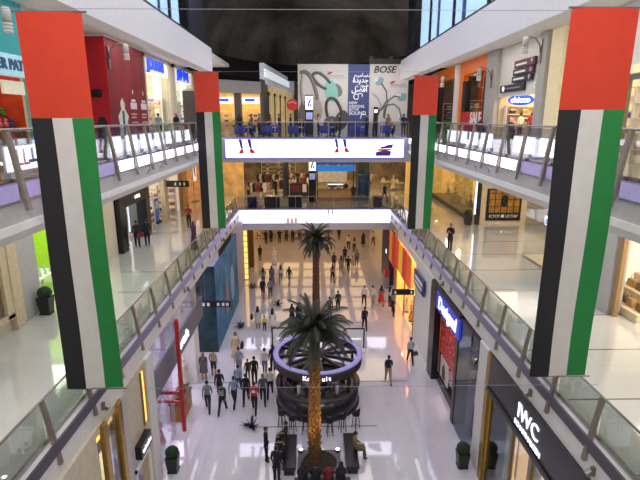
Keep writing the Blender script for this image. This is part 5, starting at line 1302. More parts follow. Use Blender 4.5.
obj('centre_unit', MB().lathe([(0, .12), (.75, .12), (.75, 1.0), (.7, 1.05), (0, 1.05)], 32), mat('#4a4048', .4), t)
obj('white_canopy', MB().lathe([(0, 1.62), (.5, 1.55), (.85, 1.3), (.9, 1.1), (.7, 1.05)], 32, a0=PI*.95, a1=PI*1.55), mat('#c8c2c0', .4), t)
obj('glass_case', MB().lathe([(1.75, 1.16), (1.75, 1.55), (2.0, 1.55), (2.05, 1.16)], 40, a0=-PI*.45, a1=-PI*.1), GLASSC, t)
obj('glass_case', MB().lathe([(1.75, 1.16), (1.75, 1.55), (2.0, 1.55), (2.05, 1.16)], 40, a0=-PI*.95, a1=-PI*.6), GLASSC, t)
for k in range(3): obj('menu_screen', MB().box(-.32, .32, -.02, .02, 0, .45), mat('#b8b4e0', .4, emit=1., emitcol='#b8b4f0', var=.3, scale=4), t, (1.5*math.sin(-.9+k*.9), 1.5*math.cos(-.9+k*.9), 1.75), -(-.9+k*.9))
for k, (a, c, cn) in enumerate(((-1.9, '#d8d0c8', 'white'), (-1.5, '#6b3a52', 'plum'), (-1.05, '#b9b4c0', 'grey'), (-.7, '#c9a24a', 'amber'), (-2.3, '#5a55a8', 'violet'))):
    o = obj('cup_tower', MB().lathe([(0, 0), (.06, 0), (.08, .16), (.065, .165), (.085, .33), (.07, .335), (.09, .5), (0, .5)], 14), mat(c, .4), None, (KX+1.25*math.cos(a), KY+1.25*math.sin(a), .12))
    tag(o, 'x', 'cups'); D.objects.remove(o)
for k, (a, c, cn) in enumerate(((-2.15, '#d8d0c8', 'white'), (-1.75, '#6b3a52', 'plum'), (-1.0, '#b9b4c0', 'grey'), (-.6, '#c9a24a', 'amber'))):
    o = obj('cup_stack', MB().lathe([(0, 0), (.06, 0), (.08, .16), (.065, .165), (.085, .33), (.07, .335), (.09, .5), (0, .5)], 14), mat(c, .4), None, (KX+1.66*math.cos(a)*.88/.88*1.08, KY+1.66*math.sin(a)*1.08, 1.165))
    tag(o, 'stack of %s paper cups on the round kiosk counter' % cn, 'cups')
for k, (a, r) in enumerate(((-1.57+.75, .38), (-1.57-.75, .3))):
    u = thing('coffee_machine', ['chrome coffee machine on the kiosk centre unit facing the near palm', 'smaller steel grinder on the kiosk centre unit facing the crowd'][k], 'machine', (KX+.42*math.cos(a), KY+.42*math.sin(a), 1.06))
    obj('body', MB().box(-r*.6, r*.6, -.16, .16, 0, .36), STEEL, u, bevel=.03); obj('tray', MB().box(-r*.5, r*.5, -.24, -.16, 0, .05), BLACK, u); obj('spout', MB().tube((0, -.2, .24), (0, -.2, .16), .03), BLACK, u)
ST = thing('bar_stool', 'x', 'stool', group='dark bar stools around the kiosk')
obj('seat', MB().lathe([(0, .72), (.19, .72), (.2, .76), (.17, .8), (0, .8)], 18), BLACK, ST); obj('backrest', MB().lathe([(.19, .8), (.2, 1.12), (.17, 1.12), (.17, .8), (.19, .8)], 12, a0=-PI*.85, a1=-PI*.15), BLACK, ST)
for k in range(4):
    a = PI/4+k*PI/2; obj('leg', MB().tube((.12*math.cos(a), .12*math.sin(a), .72), (.2*math.cos(a), .2*math.sin(a), 0), .02, n=6), BLACK, ST)
obj('foot_ring', MB().lathe([(.165, .25), (.185, .26), (.165, .27), (.165, .25)], 16), STEEL, ST)
AN = [-2.2, -1.98, -1.78, -1.4, -1.18, -.95]
SN = ['closest to the crowd', 'second from the crowd', 'behind the palm on the crowd side', 'behind the palm on the open floor side', 'second from the open floor', 'closest to the open floor']
for k, a in enumerate(AN):
    p = (KX+(3.05+.12*(k % 2))*math.cos(a), KY+(3.05+.12*(k % 2))*math.sin(a), 0); lb = 'dark bar stool at the kiosk counter, '+SN[k]
    if k == 0: ST.location = p; ST.rotation_euler[2] = a+PI/2; ST['label'] = lb
    else: dup(ST, p, a+PI/2, lb)
# white framed gate barriers behind the kiosk
for k, (x, y) in enumerate(((-1.95, 29.4), (2.75, 29.2))):
    t = thing('display_barrier', ['dark framed white display barrier behind the kiosk on the crowd side', 'dark framed white display barrier behind the kiosk on the open floor side'][k], 'barrier', (x, y, 0))
    w = .65
    for s_ in (-1, 1): obj('post', MB().tube((s_*w, 0, 0), (s_*w, 0, 1.5), .05), BLACKM, t)
    obj('top_bar', MB().tube((-w, 0, 1.5), (w, 0, 1.5), .05), BLACKM, t); obj('upper_panel', MB().box(-w, w, -.02, .02, .85, 1.4), WHITE2, t); obj('lower_panel', MB().box(-w, w, -.02, .02, .2, .7), WHITE2, t)
    obj('base', MB().box(-w-.1, w+.1, -.5, .1, 0, .12), WHITE2, t, bevel=.02)

# benches near the palm
BN = thing('lounge_bench', 'x', 'bench')
obj('seat', MB().box(-.28, .28, -1.15, 1.15, .3, .45), BLACK, BN, bevel=.03); obj('base', MB().box(-.22, .22, -1.05, 1.05, 0, .3), BLACKM, BN)
obj('seam', MB().box(-.282, .282, -.01, .01, .29, .452), BLACKM, BN)
BN.location = (-1.0, 18.7, 0); BN['label'] = 'long black bench beside the palm platform, taken by a huddle of people in black'
dup(BN, (1.72, 18.75, 0), 0, 'long black bench beside the palm platform with a single sitter in tan')
dup(BN, (.4, 16.75, 0), PI/2, 'long black bench at the bottom edge of the picture, mostly out of frame')
# spiky floor ornaments
def spiky(seed):
    r = random.Random(seed); mb = MB()
    for k in range(34):
        a = r.uniform(0, 2*PI); l = r.uniform(.4, .72); e = r.uniform(.15, 1.2)
        d = Vector((math.cos(a)*math.cos(e), math.sin(a)*math.cos(e), math.sin(e)*.8)); p = Vector((0, 0, .03)); s_ = Vector((-math.sin(a), math.cos(a), 0))*.05
        mb.add([p, p+d*l*.5+s_, p+d*l, p+d*l*.5-s_], [(0, 1, 2, 3)])
    return mb
ORN = [(-2.98, 21.05, '#2a2440', 'beside the kiosk below the walking crowd'), (-1.95, 28.2, '#6a66b0', 'lilac lit and close behind the kiosk ring'), (-5.28, 41.32, '#2a2440', 'far down the hall near the blue hoarding end'), (-2.76, 37.18, '#2a2440', 'past the child in the yellow shirt'), (-5.18, 32.92, '#4a4570', 'next to the blue hoarding')]
for k, (x, y, c, lb) in enumerate(ORN):
    t = thing('spiky_plant', 'dark spiky plant ornament on the tiles '+lb, 'plant', (x, y, 0))
    obj('leaves', spiky(k), mat(c, .6, var=.2), t); obj('dish', MB().lathe([(0, 0), (.14, 0), (.16, .05), (0, .05)], 14), BLACK, t)

# low cabinets behind the first floor bridge railing
for k, (x, w, c, cn) in enumerate(((-5.4, .9, '#2c3e78', 'dark blue'), (-3.6, 1.4, '#2b2a38', 'charcoal'), (-1.5, 1.2, '#262634', 'near black'), (6.1, .8, '#3a3f52', 'slate'))):
    t = thing('low_cabinet', '%s low cabinet standing behind the first floor bridge railing' % cn, 'cabinet', (x, 44.2, L1))
    obj('body', MB().box(-w/2, w/2, -.22, .22, .06, .98), mat(c, .45), t, bevel=.02); obj('worktop', MB().box(-w/2-.03, w/2+.03, -.25, .25, .98, 1.03), mat('#5a5a66', .35), t)
    obj('plinth', MB().box(-w/2+.04, w/2-.04, -.18, .18, 0, .06), BLACK, t)
    for q in range(2): obj('door', MB().box(-w/2+.04+q*w/2, -.04+q*w/2, -.235, -.22, .12, .93), mat(c, .4, var=.03), t)
garment_rack('clothes rack behind the low cabinets of the first floor with garments', -1.2, 54.5, L1, GC, 7, 2.2)
# printed matter belongs to the boards that carry it
def nest(thing_name, part, words_):
    for t in [o for o in D.objects if o.name.split('.')[0] == thing_name]:
        base = [c for c in t.children if c.name.split('.')[0] == part]
        if not base: continue
        for c in list(t.children):
            if c is not base[0] and any(w in c.name for w in words_): c.parent = base[0]; c.matrix_parent_inverse = Matrix()
bb = [o for o in D.objects if o.name.startswith('billboard')][0]
bpy.context.view_layer.update()
nav = [c for c in bb.children if c.name.startswith('navy_panel')][0]
for c in [c for c in bb.children if c.name.startswith(('lettering', 'wave_print'))]:
    if c.name.startswith('wave') or c.location.x < bx(370): c.parent = nav; c.matrix_parent_inverse = Matrix()
nest('billboard', 'board', ('print', 'lettering'))
nest('red_hoarding', 'side_panel', ('badge_print', 'wording_print', 'drop_print', 'figure_print', 'shadow_print'))
nest('blue_hoarding', 'side_panel', ('print',)); nest('watch_shop_front', 'fascia', ('lettering',)); nest('floral_shop_front', 'sign_band', ('lettering',))
nest('red_framed_shop', 'sign_band', ('lettering',)); nest('toy_shop_front', 'name_band', ('lettering',)); nest('orange_shop_front', 'sale_panel', ('lettering',))
nest('storefront', 'name_board', ('lettering',)); nest('black_portal_front', 'portal_frame', ('lettering',)); nest('mannequin_window', 'plinth', ())

# ------------------------------------------------------------------ people
def skel(pose):
    """joint list: name -> (pos, (rx, ry)); edges; each edge ends tagged with a region"""
    J = {}; Eg = []
    def j(n, p, r, par=None, reg='top'):
        J[n] = (Vector(p), r if isinstance(r, tuple) else (r, r), reg)
        if par: Eg.append((par, n))
    ph = {'stand': (0., 0.), 'walk': (.30, -.30), 'walkb': (-.30, .30), 'phone': (.05, -.05), 'sit': (0, 0)}[pose]
    sit = pose == 'sit'; dz = -.40 if sit else 0.
    j('pelvis', (0, 0, .96+dz), (.155, .115), None, 'bottom')
    j('waist', (0, .0, 1.1+dz), (.14, .10), 'pelvis'); j('chest', (0, .0, 1.3+dz), (.165, .115), 'waist'); j('collar', (0, -.01, 1.43+dz), (.1, .08), 'chest')
    j('neck', (0, .0, 1.5+dz), .052, 'collar', 'skin'); j('skull', (0, .015, 1.58+dz), .05, 'neck', 'skin')
    for s, nm in ((-1, 'l'), (1, 'r')):
        f = ph[0] if s < 0 else ph[1]
        j('sh'+nm, (s*.175, -.01, 1.405+dz), .066, 'collar')
        if sit: el, wr, hd = (s*.2, .08, 1.15+dz), (s*.15, .29, 1.04+dz), (s*.13, .37, 1.03+dz)
        elif pose == 'phone': el, wr, hd = (s*.23, .02, 1.14), (s*.09, .24, 1.22), (s*.06, .29, 1.28)
        else: el, wr, hd = (s*.215, -f*.3-.03, 1.14), (s*.215, -f*.7+.05, .91), (s*.205, -f*.8+.08, .84)
        j('el'+nm, el, .05, 'sh'+nm); j('wr'+nm, wr, .03, 'el'+nm, 'arm'); j('pa'+nm, hd, (.035, .022), 'wr'+nm, 'skin')
        d = (Vector(hd)-Vector(wr)).normalized(); side = Vector((0, 1, 0)) if abs(d.y) < .8 else Vector((1, 0, 0)); side = (side-d*side.dot(d)).normalized()
        inw = Vector((-s, 0, 0)); inw = (inw-d*inw.dot(d)).normalized() if abs(d.x) < .9 else Vector((0, 0, 1))
        for q, ln in enumerate((.07, .08, .075, .06)):
            b = Vector(hd)+side*(.027-.018*q); m = b+d*ln*.6; e = m+(d*.7+inw*.7)*ln*.5
            j('f%d%s' % (q, nm), b+d*.03, .009, 'pa'+nm, 'skin'); j('g%d%s' % (q, nm), m+d*.03, .009, 'f%d%s' % (q, nm), 'skin'); j('h%d%s' % (q, nm), e+d*.03, .007, 'g%d%s' % (q, nm), 'skin')
        tb = Vector(hd)-d*.02+side*.035; j('t0'+nm, tb, .011, 'pa'+nm, 'skin'); j('t1'+nm, tb+d*.045+side*.02+inw*.01, .009, 't0'+nm, 'skin')
        g = ph[0] if s < 0 else ph[1]
        if sit: hp, kn, an, to = (s*.1, .02, .55), (s*.12, .43, .5), (s*.12, .42, .09), (s*.13, .56, .035)
        else:
            hp = (s*.09, 0, .88); kn = (s*.1, g*.5+.02, .5); an = (s*.1, g*1.1-(.08 if g < 0 else .0), .085+(.05 if g < -.1 else 0)); to = (s*.115, an[1]+.15, .035)
        j('hp'+nm, hp, .108, 'pelvis', 'bottom'); j('kn'+nm, kn, .076, 'hp'+nm, 'bottom'); j('an'+nm, an, .055, 'kn'+nm, 'shin'); j('to'+nm, to, (.042, .032), 'an'+nm, 'shoe')
        he = (an[0], an[1]-.05, .035); j('he'+nm, he, .034, 'an'+nm, 'shoe')
    return J, Eg
REG = ['skin', 'top', 'arm', 'bottom', 'shin', 'shoe', 'eye', 'lip']
def body_mesh(pose):
    J, Eg = skel(pose); names = list(J); ix = {n: i for i, n in enumerate(names)}
    me = D.meshes.new('skeleton'); me.from_pydata([J[n][0] for n in names], [(ix[a], ix[b]) for a, b in Eg], [])
    o = D.objects.new('tmp', me); COL.objects.link(o)
    sk = o.modifiers.new('skin', 'SKIN'); sk.use_smooth_shade = True
    for n in names:
        v = me.skin_vertices[0].data[ix[n]]; v.radius = J[n][1]; v.use_root = n == 'pelvis'
    sub = o.modifiers.new('sub', 'SUBSURF'); sub.levels = 1; sub.render_levels = 1
    dg = bpy.context.evaluated_depsgraph_get(); out = D.meshes.new_from_object(o.evaluated_get(dg))
    D.objects.remove(o)
    segs = [(J[a][0], J[b][0], J[b][2], J[a][1], J[b][1]) for a, b in Eg]
    mids = []
    for p in out.polygons:
        c = p.center; best = None
        for a, b, reg, ra, rb in segs:
            ab = b-a; u = max(0, min(1, (c-a).dot(ab)/max(ab.length_squared, 1e-9))); r = sum(ra)/2*(1-u)+sum(rb)/2*u
            d = (c-a-ab*u).length-r
            if best is None or d < best[0]: best = (d, reg)
        mids.append(REG.index(best[1]))
    # head: a shaped skull joined into the body mesh at the neck
    dz = -.40 if pose == 'sit' else 0
    bm = bmesh.new(); bm.from_mesh(out)
    for f, m in zip(bm.faces, mids): f.material_index = m
    n, m_ = 20, 14; rows = []; top = bm.verts.new((0, .01, 1.75+dz)); bot = bm.verts.new((0, .035, 1.515+dz))
    for i in range(1, m_):
        t_ = -PI/2+PI*i/m_; row = []
        for k in range(n):
            a = 2*PI*k/n; x, y, z = .078*math.cos(t_)*math.cos(a), .098*math.cos(t_)*math.sin(a), .118*math.sin(t_)
            if z < -.03: x *= .86; y = y*.86+.012
            fr = y > .06
            if fr and abs(x) < .02 and -.045 < z < .012: y += .022*(1-abs(z+.03)/.05)      # nose
            if fr and .015 < abs(x) < .05 and .0 < z < .03: y -= .008                         # eye sockets
            if abs(x) > .07 and abs(y) < .03 and abs(z) < .035: x *= 1.18                      # ears
            row.append(bm.verts.new((x, y+.012, z+1.632+dz)))
        rows.append(row)
    def F(vs):
        f = bm.faces.new(vs); f.smooth = True; c = f.calc_center_median(); z = c.z-1.632-dz
        f.material_index = 6 if (c.y > .07 and .018 < abs(c.x) < .045 and -.002 < z < .026) else (7 if (c.y > .075 and abs(c.x) < .026 and -.07 < z < -.05) else 0)
    for k in range(n): F((bot, rows[0][(k+1)%n], rows[0][k])); F((top, rows[-1][k], rows[-1][(k+1)%n]))
    for i in range(m_-2):
        for k in range(n): F((rows[i][k], rows[i][(k+1)%n], rows[i+1][(k+1)%n], rows[i+1][k]))
    bmesh.ops.recalc_face_normals(bm, faces=bm.faces)
    bm.to_mesh(out); bm.free()
    for p in out.polygons: p.use_smooth = True
    out.name = 'body_'+pose
    blank = mat('#888888', .8, var=0)
    while len(out.materials) < len(REG): out.materials.append(blank)
    return out
BODY = {p: body_mesh(p) for p in ('stand', 'walk', 'walkb', 'phone', 'sit')}
def hair_mesh(kind):
    bm = bmesh.new(); n = 18; m_ = 12; rows = []
    for i in range(m_+1):
        t_ = -PI/2+PI*i/m_; rows.append([bm.verts.new((.087*math.cos(t_)*math.cos(2*PI*k/n), .107*math.cos(t_)*math.sin(2*PI*k/n)+.008, .124*math.sin(t_)+1.637)) for k in range(n)])
    for i in range(m_):
        for k in range(n):
            vs = (rows[i][k], rows[i][(k+1)%n], rows[i+1][(k+1)%n], rows[i+1][k]); c = sum((v.co for v in vs), Vector())/4
            z = c.z-1.637; y = c.y
            keep = {'short': z > .055 or (y < .03 and z > -.045), 'long': z > .055 or (y < .035 and z > -.13), 'scarf': not (y > .055 and -.08 < z < .065)}[kind]
            if keep: bm.faces.new(vs).smooth = True
    for v in [v for v in bm.verts if not v.link_faces]: bm.verts.remove(v)
    bmesh.ops.remove_doubles(bm, verts=bm.verts, dist=.0005)
    me = D.meshes.new('hair'); 
    if kind == 'long':
        mb = MB(); vs = []
        for z, w, y in ((1.66, .085, -.09), (1.55, .1, -.105), (1.42, .12, -.125), (1.3, .1, -.12)):
            vs += [(-w, y+.045, z), (-w*.5, y, z), (w*.5, y, z), (w, y+.045, z)]
        base = [bm.verts.new(v) for v in vs]
        for i in range(3):
            for k in range(3): bm.faces.new((base[i*4+k], base[i*4+k+1], base[(i+1)*4+k+1], base[(i+1)*4+k])).smooth = True
    if kind == 'scarf':
        n2 = 18; r = []
        for z, a, b in ((1.56, .085, .1), (1.48, .13, .12), (1.4, .2, .145), (1.3, .235, .16)):
            r.append([bm.verts.new((a*math.cos(2*PI*k/n2), b*math.sin(2*PI*k/n2), z)) for k in range(n2)])
        for i in range(3):
            for k in range(n2): bm.faces.new((r[i][k], r[i][(k+1)%n2], r[i+1][(k+1)%n2], r[i+1][k])).smooth = True
    bm.to_mesh(me); bm.free(); me.materials.append(mat('#1a1512', .6)); return me
HAIR = {k: hair_mesh(k) for k in ('short', 'long', 'scarf')}
ROBE = MB().lathe([(.10, 1.46), (.21, 1.4), (.2, 1.2), (.175, 1.05), (.2, .9), (.25, .5), (.3, .06), (.28, .04)], 22, sy=.78).mesh('robe'); ROBE.materials.append(mat('#222222', .8))
SKIRT = MB().lathe([(.16, 1.03), (.185, .9), (.24, .6), (.29, .38), (.27, .37)], 20, sy=.8).mesh('skirt'); SKIRT.materials.append(mat('#222222', .8))
DRESS = MB().lathe([(.165, 1.2), (.165, 1.05), (.19, .92), (.235, .62), (.25, .5), (.24, .49)], 20, sy=.8).mesh('dress'); DRESS.materials.append(mat('#222222', .8))
SH_HAIR = {'black': '#17130f', 'brown': '#3a2618', 'grey': '#6d6a66', 'blond': '#9a7a48', 'none': None}
def setm(o, i, m):
    o.material_slots[i].link = 'OBJECT'; o.material_slots[i].material = m
def cloth(h): return mat(h, .85, var=.08, scale=5)
def person(label, x, y, z, rz, pose, top, bottom, hair='short', hc='black', arm=None, shin=None, shoe='#1b1a1c', skin='#a9775a', robe=None, skirt=None, dress=None, h=1., group=None, badge=None):
    o = D.objects.new('person', BODY[pose]); COL.objects.link(o)
    o.location = (x, y, z+(.025 if pose == 'sit' else 0)); o.rotation_euler = (0, 0, rz); o.scale = (h, h, h)
    tag(o, label, 'person', group)
    sk = mat(skin, .55, var=.03)
    for i, m in enumerate((sk, cloth(top), cloth(arm) if arm and arm != 'skin' else (sk if arm == 'skin' else cloth(top)), cloth(bottom), (sk if shin == 'skin' else cloth(shin or bottom)), mat(shoe, .5), mat('#1d1512', .3), mat('#8a4a40', .5))):
        setm(o, i, m)
    dz = -.40 if pose == 'sit' else 0
    def kid(nm, me, m, loc=(0, 0, 0)):
        c = D.objects.new(nm, me); COL.objects.link(c); c.parent = o; c.location = loc; setm(c, 0, m)
    if hair == 'scarf': kid('headscarf', HAIR['scarf'], cloth(hc if hc.startswith('#') else '#1b1a1f'), (0, 0, dz))
    elif hair: kid('hair', HAIR[hair], mat(SH_HAIR.get(hc, hc), .6), (0, 0, dz))
    if robe: kid('robe', ROBE, cloth(robe))
    if skirt: kid('skirt', SKIRT, cloth(skirt))
    if dress: kid('dress', DRESS, cloth(dress))
    if badge:
        kid('shirt_print', badge[0], mat(badge[1], .6), (0, 0, dz))
    return o
STRP = MB()
for q in range(4): STRP.lathe([(.183, 1.06+.085*q), (.187, 1.095+.085*q)], 22, sy=.76)
STRP = STRP.mesh('stripes'); STRP.materials.append(WHITE)
JERS = MB().box(-.09, .09, -.165, -.15, 1.2, 1.3).box(-.06, .06, -.165, -.15, 1.33, 1.37).mesh('number'); JERS.materials.append(WHITE)
def backpack(label, x, y, z, rz, hx):
    t = thing('backpack', label, 'bag', (x, y, z), rz)
    c = D.meshes.get('pack_'+hx)
    obj('sack', MB().box(-.15, .15, -.3, -.13, 1.02, 1.42), mat(hx, .7), t, bevel=.05); obj('pocket', MB().box(-.11, .11, -.34, -.3, 1.06, 1.22), mat(hx, .7), t, bevel=.02)
    for s in (-1, 1): obj('strap', MB().path([(s*.11, -.15, 1.42), (s*.12, -.03, 1.49), (s*.12, .1, 1.4), (s*.13, .125, 1.25)], .018, 6), mat(hx, .7), t)
NB, UP = PI, 0.   # facing the camera / facing away
B_ = '#20202a'
# the walking crowd by the kiosk
W = 'walking in the crowd beside the round kiosk'
person('man in grey shirt and dark trousers, arms loose, at the outer front of the crowd', -5.42, 22.47, 0, .1, 'walk', '#737d8c', '#22242c', arm='skin')
person('man in green and white striped shirt striding at the front of the crowd', -4.64, 22.3, 0, -.1, 'walkb', '#1f2a26', '#1e1f26', badge=(STRP, '#cfd6c4'))
person('man in dark jacket just behind the striped shirt man', -5.01, 23.6, 0, .1, 'walk', '#25252c', '#1c1c22')
person('man in pale blue shirt and black trousers in the middle of the crowd', -4.12, 22.87, 0, -.15, 'walk', '#8293ad', '#1d1e26', hc='brown')
person('man in light blue shirt walking behind the pale blue shirt man', -4.07, 24.1, 0, 0, 'walkb', '#8fa2bd', '#3a4356')
person('man in black shirt beside the red jersey in the crowd', -3.53, 23.14, 0, .05, 'walkb', '#17171d', '#191a20')
person('person in red jersey with white number at the front of the crowd', -2.99, 22.31, 0, 0, 'walk', '#b0202e', '#1c1c24', arm='skin', badge=(JERS, '#e8e0e0'))
person('man in slate shirt and dark trousers between red jersey and kiosk', -2.62, 23.1, 0, .1, 'walk', '#4a5066', '#20222c', hc='grey')
person('person in all black behind the red jersey', -3.3, 25.05, 0, 0, 'stand', '#15151b', '#15151b', hair='short')
person('child in dark clothes holding arms out behind the black shirt man', -3.75, 25.6, 0, .2, 'stand', '#2a2426', '#1d1d24', h=.74)
person('man in white shirt and jeans at the back of the crowd near the kiosk', -2.8, 26.05, 0, 0, 'walk', '#cfc9c2', '#56688a', hc='brown')
person('person in black standing against the kiosk wall behind the crowd', -2.35, 26.5, 0, .4, 'stand', '#17161c', '#17161c', hair='long')
person('man in white shirt and black trousers right beside the kiosk', -2.3, 23.75, 0, 0, 'walkb', '#d8d4cc', '#1b1b22')
person('tall man in grey blue shirt following the crowd', -4.34, 26.2, 0, 0, 'walk', '#8d97a8', '#7a7f8c')
person('woman in cream dress with black shoulder bag walking towards the camera behind the crowd', -4.85, 28.3, 0, NB, 'walk', '#cdb891', '#cdb891', hair='long', robe='#cdb891', arm='skin')
bag(-4.42, 28.2, .75, '#17171c', 'black shoulder bag of the woman in the cream dress', None, PI/2, 1.)
person('woman with long blond hair and grey dress by the red framed shop', -6.29, 25.6, 0, 0, 'stand', '#5f5f68', '#5f5f68', hair='long', hc='#8a6a3c', shin='skin', arm='skin', dress='#5f5f68')
person('man in beige shirt and dark shorts next to the blond woman', -5.8, 26.0, 0, -.2, 'stand', '#a8977e', '#2a2a32', shin='skin', arm='skin')
# mid floor
person('woman in white top and dark skirt beside the child in yellow', -3.9, 32.6, 0, .1, 'stand', '#d2cdc8', '#3a3540', hair='long', shin='skin', dress='#cfc8c4')
bag(-4.32, 32.6, .8, '#1d1a20', 'dark handbag of the woman next to the child in yellow', None, PI/2)
person('child in bright yellow shirt walking between two women', -3.38, 32.2, 0, 0, 'stand', '#c9d43a', '#2e3550', h=.68)
person('woman in white dress on the other side of the child in yellow', -2.8, 32.2, 0, -.1, 'stand', '#dcd6d2', '#dcd6d2', hair='long', shin='skin', arm='skin', dress='#dcd6d2')
person('woman in black abaya with arm stretched out, behind the kiosk', -1.45, 33.0, 0, .6, 'walk', '#16151b', '#16151b', hair='scarf', robe='#16151b')
person('second woman in black abaya next to the one stretching her arm', -.95, 33.3, 0, 0, 'stand', '#1b1a20', '#1b1a20', hair='scarf', robe='#1b1a20')
person('person in dark jacket directly beside the bare palm trunk', -.35, 33.4, 0, .3, 'stand', '#262c36', '#22242c')
person('person in dark blue standing behind the palm crown', 1.35, 34.4, 0, 0, 'stand', '#222838', '#1e2028')
person('man in dark shirt standing past the bare palm trunk', 2.06, 35.7, 0, .2, 'stand', '#2a2c36', '#20222b')
person('man in white shirt and dark trousers in the row of three walking away', 4.25, 36.93, 0, 0, 'walk', '#cfd0d6', '#2a2c3a', hc='grey')
person('man in white shirt and beige trousers in the middle of the row of three', 4.94, 36.91, 0, 0, 'walkb', '#dad5cc', '#b8a88c', hc='brown')
person('woman in grey top and red skirt at the end of the row of three', 5.63, 36.9, 0, 0, 'walk', '#7a757c', '#c2362c', hair='long', shin='skin', skirt='#cf3d2e', arm='skin')
person('man all in black walking alone in the open floor', 3.79, 32.31, 0, 0, 'walk', '#16161c', '#16161c')
person('man in light grey shirt with dark trousers near the red floral shop', 6.1, 27.34, 0, 0, 'walk', '#b9bbbd', '#1f222e', hc='brown')
bag(6.42, 27.4, .5, '#5a4030', 'brown bag carried by the man in the light grey shirt', None, .3, .8)
person('man in dark blue shirt and khaki trousers alone beside the kiosk', 4.37, 25.02, 0, 0, 'walk', '#1f2436', '#a08a6a', arm='skin')
person('woman in white top leaning at the golden lit window', 6.3, 36.6, 0, -.9, 'stand', '#cdc8c6', '#3a3640', hair='long')
person('man in grey by the golden lit window next to the leaning woman', 6.35, 35.5, 0, -1.2, 'stand', '#8b8790', '#22222a')
person('child in dark clothes crouched close to the golden lit window', 6.25, 34.6, 0, -1.2, 'stand', '#24222a', '#1d1d24', h=.62)
# far hall
person('man in black suit standing near the glowing column', -5.5, 49.8, 0, .4, 'stand', '#131318', '#131318')
person('man in long white robe standing alone in the far hall', -3.9, 48.7, 0, 0, 'stand', '#e9e6e0', '#e9e6e0', hair='scarf', hc='#efece6', robe='#e9e6e0')
person('woman in olive top in the group of four past the spiky plant', -4.39, 41.9, 0, 0, 'walk', '#7d8a62', '#54506a', hair='long')
person('woman in patterned grey dress in the group of four', -3.66, 42.4, 0, 0, 'stand', '#6f6d7c', '#6f6d7c', hair='long', robe='#6f6d7c')
person('woman in white top and grey trousers in the group of four', -2.85, 42.64, 0, .1, 'walkb', '#d5d2d0', '#807d86', hair='long')
person('woman in black top and grey trousers at the end of the group of four, pointing', -2.04, 42.1, 0, -.4, 'walk', '#17171d', '#8b8892', hair='long', arm='skin')
person('person with dark backpack walking in front of the group of four', -4.15, 38.95, 0, 0, 'walk', '#3b3f4e', '#24262e', shin='skin')
backpack('dark backpack worn by the walker in front of the group of four', -4.15, 38.95, 0, 0, '#1a1b22')
person('person in grey shirt and shorts next to the backpack wearer', -3.5, 38.8, 0, 0, 'walkb', '#8a8a94', '#55565f', shin='skin', arm='skin')
person('man in slate shirt and dark trousers, nearest the far palm trunk in the hall', 2.24, 46.8, 0, 0, 'stand', '#39404e', '#262a34')
person('woman in red and white top with dark leggings past the far palm', 1.94, 42.83, 0, .2, 'walk', '#c98f8a', '#22222a', hair='long', arm='skin', shin='skin')
person('woman in floral beige dress in the group beyond the far palm', 2.9, 45.7, 0, .2, 'stand', '#b09a82', '#b09a82', hair='long', dress='#b09a82', shin='skin')
person('man all in black striding in the group beyond the far palm', 3.6, 45.6, 0, -.2, 'walk', '#131318', '#131318')
person('child in pink beside the striding man in black', 4.15, 47.2, 0, 0, 'stand', '#d9a8a4', '#c9a8a0', h=.7, shin='skin')
person('man in grey shirt standing beside the child in pink', 4.65, 47.9, 0, 0, 'stand', '#7f858e', '#4a4d58')
person('man in dark brown shirt at the back of the group beyond the far palm', 3.5, 49.2, 0, 0, 'stand', '#3a2e2e', '#1d1d24')
person('man in white shirt and black trousers far in the hall', 4.28, 54.4, 0, 0, 'walk', '#e2dcd2', '#1c1c22')
person('woman in beige top and dark trousers far in the hall', 4.85, 53.2, 0, .1, 'stand', '#c9a98c', '#2a2830', hair='long')
person('woman in navy dress with wide skirt far in the hall', 6.12, 55.6, 0, .2, 'stand', '#25294a', '#25294a', hair='long', skirt='#25294a', shin='skin')
person('man in white top walking towards the camera deep in the hall', 7.4, 56.3, 0, NB, 'walk', '#dcd8d2', '#22222a')
person('man in dark navy near the far seating area', 3.44, 58.9, 0, 0, 'stand', '#23263a', '#20222c')
person('person in black and grey close to the far palm crown', 2.03, 54.6, 0, .5, 'walk', '#2a2a32', '#44444e')
cols = ['#2a2530', '#3a3038', '#20202a', '#6a4a42', '#2d3448', '#8a7a70', '#1c1c22', '#4a3a3a']
PLC = ['beside the brown column', 'second along from the brown column', 'at the second dark table', 'between the second and third dark tables', 'at the third dark table', 'between the third and fourth dark tables', 'by the fourth dark table', 'past the fourth dark table']
for k, (x, y) in enumerate(((-5.5, 57.0), (-5.0, 58.0), (-3.9, 57.4), (-3.1, 58.3), (-2.3, 57.5), (-1.5, 58.6), (-.6, 57.8), (.3, 58.8))):
    person('person in %s standing at the far hall seating, %s' % (['dark plum', 'mauve', 'black', 'russet', 'navy', 'taupe', 'charcoal', 'brown'][k], PLC[k]), x, y, 0, random.uniform(-.6, .6), 'stand', cols[k], '#24222a')
